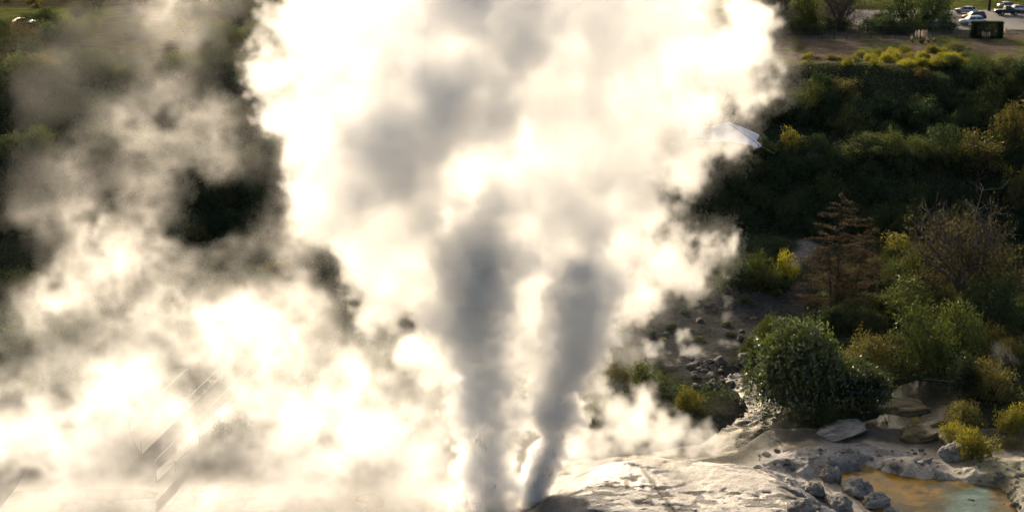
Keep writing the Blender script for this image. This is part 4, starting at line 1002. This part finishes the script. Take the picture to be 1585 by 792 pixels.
# dense cores, where the photograph shows the steam grey
cores = pl.puffs([P(690, 170, 123.5, 85), P(610, 235, 124, 90), P(740, 120, 124, 60), P(800, 40, 124, 68), P(730, -10, 124, 68), P(555, 285, 125, 65), P(880, 310, 124.5, 62), P(650, 115, 124, 55), P(640, 340, 125, 50), P(800, 300, 124.5, 50)], 8, (14, 6))
d = np.maximum(d, smooth01(cores+.8*n1+.3*n2, -2.0, 3.6)*.75)
heads = pl.puffs([P(738, 388, 123.5, 72), P(692, 378, 123.5, 42), P(790, 398, 123.5, 46), P(718, 465, 123.2, 56), P(770, 505, 123, 38), P(735, 530, 123, 45), P(890, 418, 124, 50), P(935, 440, 124, 42), P(862, 455, 124, 42), P(905, 490, 123.5, 54), P(885, 550, 123, 44), P(845, 420, 124, 28)], 9, (20, 9))
d = np.maximum(d, smooth01(heads+.55*n1+.3*n2, -.35, 1.0)*.80)
def jet(cl, pts):
    X, Y, Z = cl.ax; pts = sorted(pts, key=lambda p: p[2]); zs = [p[2] for p in pts]
    cx = np.interp(Z, zs, [p[0] for p in pts]); cyy = np.interp(Z, zs, [p[1] for p in pts]); rr = np.interp(Z, zs, [p[3] for p in pts])
    q = np.sqrt((X[:, None, None]-cx[None, None, :])**2 + (Y[None, :, None]-cyy[None, None, :])**2)/rr[None, None, :]
    return np.where((Z <= zs[-1])[None, None, :], q, 9).astype(np.float32), rr
for J in (J1, J2):
    q, rr = jet(pl, J); q += 0.20*n1 + 0.20*n2
    d = np.maximum(d, smooth01(-q, -1.1, -0.4)*(.74*np.clip((3.9/rr)**2.1, 1, 13))[None, None, :].astype(np.float32))
# thin veil round and between the jets
veil = pl.puffs([P(700, 640, 125, 60), P(800, 640, 126, 60), P(660, 740, 124, 70), P(790, 720, 124, 55), P(880, 620, 127, 55), P(720, 560, 126, 80), P(840, 560, 127, 70)], 12, (10, 5))
d += smooth01(veil+.9*n1+.4*n2, -1.0, 2.5)*.05
pl.d = d.astype(np.float32); pl.fade_box(1.2)
tag(pl.build('steam_plume', STEAM), 'towering white plume of steam billowing above the geyser jets', 'steam', kind='stuff')
del pl, f, d, n1, n2, ridge, cores, heads, veil

# ---- the drifting bank of steam beside it
bk = Cloud((-62, 108, -0.8), (2, 176, 46), 0.5)
n0 = fft_noise(tuple(bk.n), bk.vox, 16.0, 2.4, 15); n1 = fft_noise(tuple(bk.n), bk.vox, 6.0, 2.3, 16)
low = bk.puffs([P(60, 690, 135, 110), P(200, 620, 138, 110), P(330, 700, 134, 120), P(480, 690, 132, 120), P(600, 740, 128, 90), P(120, 760, 130, 110), P(330, 520, 140, 110), P(430, 520, 138, 100), P(250, 480, 142, 80), P(540, 620, 132, 70),
                P(20, 780, 128, 120), P(330, 420, 142, 70), P(180, 400, 146, 80), P(90, 470, 146, 60), P(470, 400, 140, 50), P(660, 690, 127, 60), P(420, 770, 126, 100)], 21, (18, 8))
hi = bk.puffs([P(140, 330, 148, 60), P(230, 310, 148, 70), P(120, 250, 150, 50), P(200, 190, 150, 60), P(260, 130, 150, 45), P(300, 60, 152, 60), P(330, 170, 152, 45), P(60, 360, 148, 50), P(330, 240, 150, 40), P(400, 370, 146, 40), P(270, 10, 152, 60), P(340, 0, 152, 45)], 22, (20, 8))
ridge = np.clip(1-np.abs(n1)/1.1, 0, 1)**1.5
d = smooth01(low+1.3*n0+1.0*n1, -.6, 4.0)*.135 + smooth01(hi+.9*n0+1.0*n1, -1.2, 4.0)*.06
d *= .25+1.25*ridge
d += (.04*(.3+1.1*ridge)*np.clip(1+.8*n0+.5*n1, 0, 3)*(1-smooth01(bk.ax[2], 1.5, 6.5))[None, None, :]*(1-smooth01(bk.ax[1], 150, 172))[None, :, None]).astype(np.float32)
d *= (1.35 - .85*smooth01(bk.ax[1], 128, 158))[None, :, None].astype(np.float32)
thin = bk.puffs([P(80, 150, 150, 100), P(190, 80, 152, 100), P(60, 290, 150, 90), P(330, 90, 152, 90), P(380, 250, 150, 60)], 23, (10, 5))
d += smooth01(thin+1.2*n0+.9*n1, -1.0, 5.0)*.004
gaps = np.full(bk.n, -9, np.float32)
for g in (P(95, 545, 140, 55), P(590, 530, 132, 40), P(625, 620, 130, 38), P(510, 405, 140, 22), P(30, 400, 146, 45), P(370, 310, 148, 40), P(320, 330, 148, 25), P(265, 695, 134, 18)):
    bk.ball(gaps, np.array(g[:3]), g[3], 1.8, (1, 2.6, 1))
d *= 1 - .8*smooth01(gaps+.8*n1, -.8, 1.2)
bk.d = d.astype(np.float32); bk.fade_box(4)
tag(bk.build('steam_bank', THIN), 'low drifting bank of creamy steam spreading beside the geyser', 'steam', kind='stuff')
del bk, low, hi, d, gaps, n0, n1, ridge

# ---- small wisps
def wisp(name, pts, dens, vox, seed, label, lam=2.0):
    pts = np.array(pts); r = pts[:, 3].max()
    lo = pts[:, :3].min(0) - pts[:, 3].max()*1.5; hi = pts[:, :3].max(0) + pts[:, 3].max()*1.5
    w = Cloud(lo, hi, vox); n = fft_noise(tuple(w.n), vox, lam, 2.3, seed)
    f = w.puffs([tuple(p) for p in pts], seed, (16, 6)); d = smooth01(f + .35*lam/2*n, -.3, .5*r)*dens
    w.d = d.astype(np.float32); w.fade_box(.6)
    tag(w.build(name, THIN), label, 'steam', kind='stuff')
wisp('steam_cloud', [P(930, 690, 130, 30), P(980, 660, 131, 45), P(1030, 670, 131, 38), P(1075, 680, 131, 26), P(950, 640, 132, 28), P(1000, 620, 133, 20), P(890, 690, 129, 34), P(1105, 682, 132, 20)], .30, .22, 31, 'bright low cloud of steam right behind the sinter mound')
wisp('steam_wisp', [P(1075, 590, 158, 24), P(1065, 550, 160, 18), P(1060, 520, 161, 12), P(1090, 560, 160, 16), P(1100, 585, 158, 18), P(1040, 575, 157, 16), P(1010, 545, 159, 16)], .24, .25, 32, 'curling steam wisp above the steaming rock heap')
wisp('steam_wisp', [P(1135, 560, 162, 16), P(1128, 540, 163, 10), P(1148, 575, 161, 16), P(1120, 572, 161, 10)], .22, .25, 33, 'short steam wisp between the rock heap and the large bush')
wisp('steam_wisp', [P(1000, 590, 152, 24), P(985, 560, 153, 30), P(1015, 625, 148, 20), P(960, 540, 152, 30)], .05, .3, 34, 'faint steam veil drifting beside the leaning jet')
wisp('steam_wisp', [P(1540, 575, 152, 12), P(1545, 545, 153, 15), P(1560, 560, 153, 16), P(1530, 590, 152, 7)], .06, .25, 35, 'thin steam wisp rising among the olive shrubs')
wisp('steam_wisp', [P(1190, 745, 120, 18), P(1205, 770, 119, 16), P(1150, 765, 118, 14), P(1180, 715, 122, 12), P(1060, 730, 122, 22), P(1000, 740, 121, 20)], .05, .22, 36, 'thin steam lying over the front of the sinter mound')
wisp('steam_wisp', [P(1230, 655, 137, 16), P(1210, 670, 136, 16), P(1245, 630, 138, 12), P(1180, 690, 134, 14)], .03, .22, 37, 'faint steam drifting in front of the large glossy bush')
wisp('steam_wisp', [P(1125, 520, 168, 7), P(1130, 490, 169, 6), P(1128, 465, 170, 6)], .06, .25, 38, 'thread of steam rising from the grey scree')
wisp('steam_cloud', [P(690, 770, 119, 40), P(650, 720, 121, 40), P(870, 735, 120, 30), P(900, 715, 123, 28), P(620, 780, 118, 40), P(890, 770, 118, 18)], .10, .25, 39, 'bright steam hugging the foot of the geyser jets')
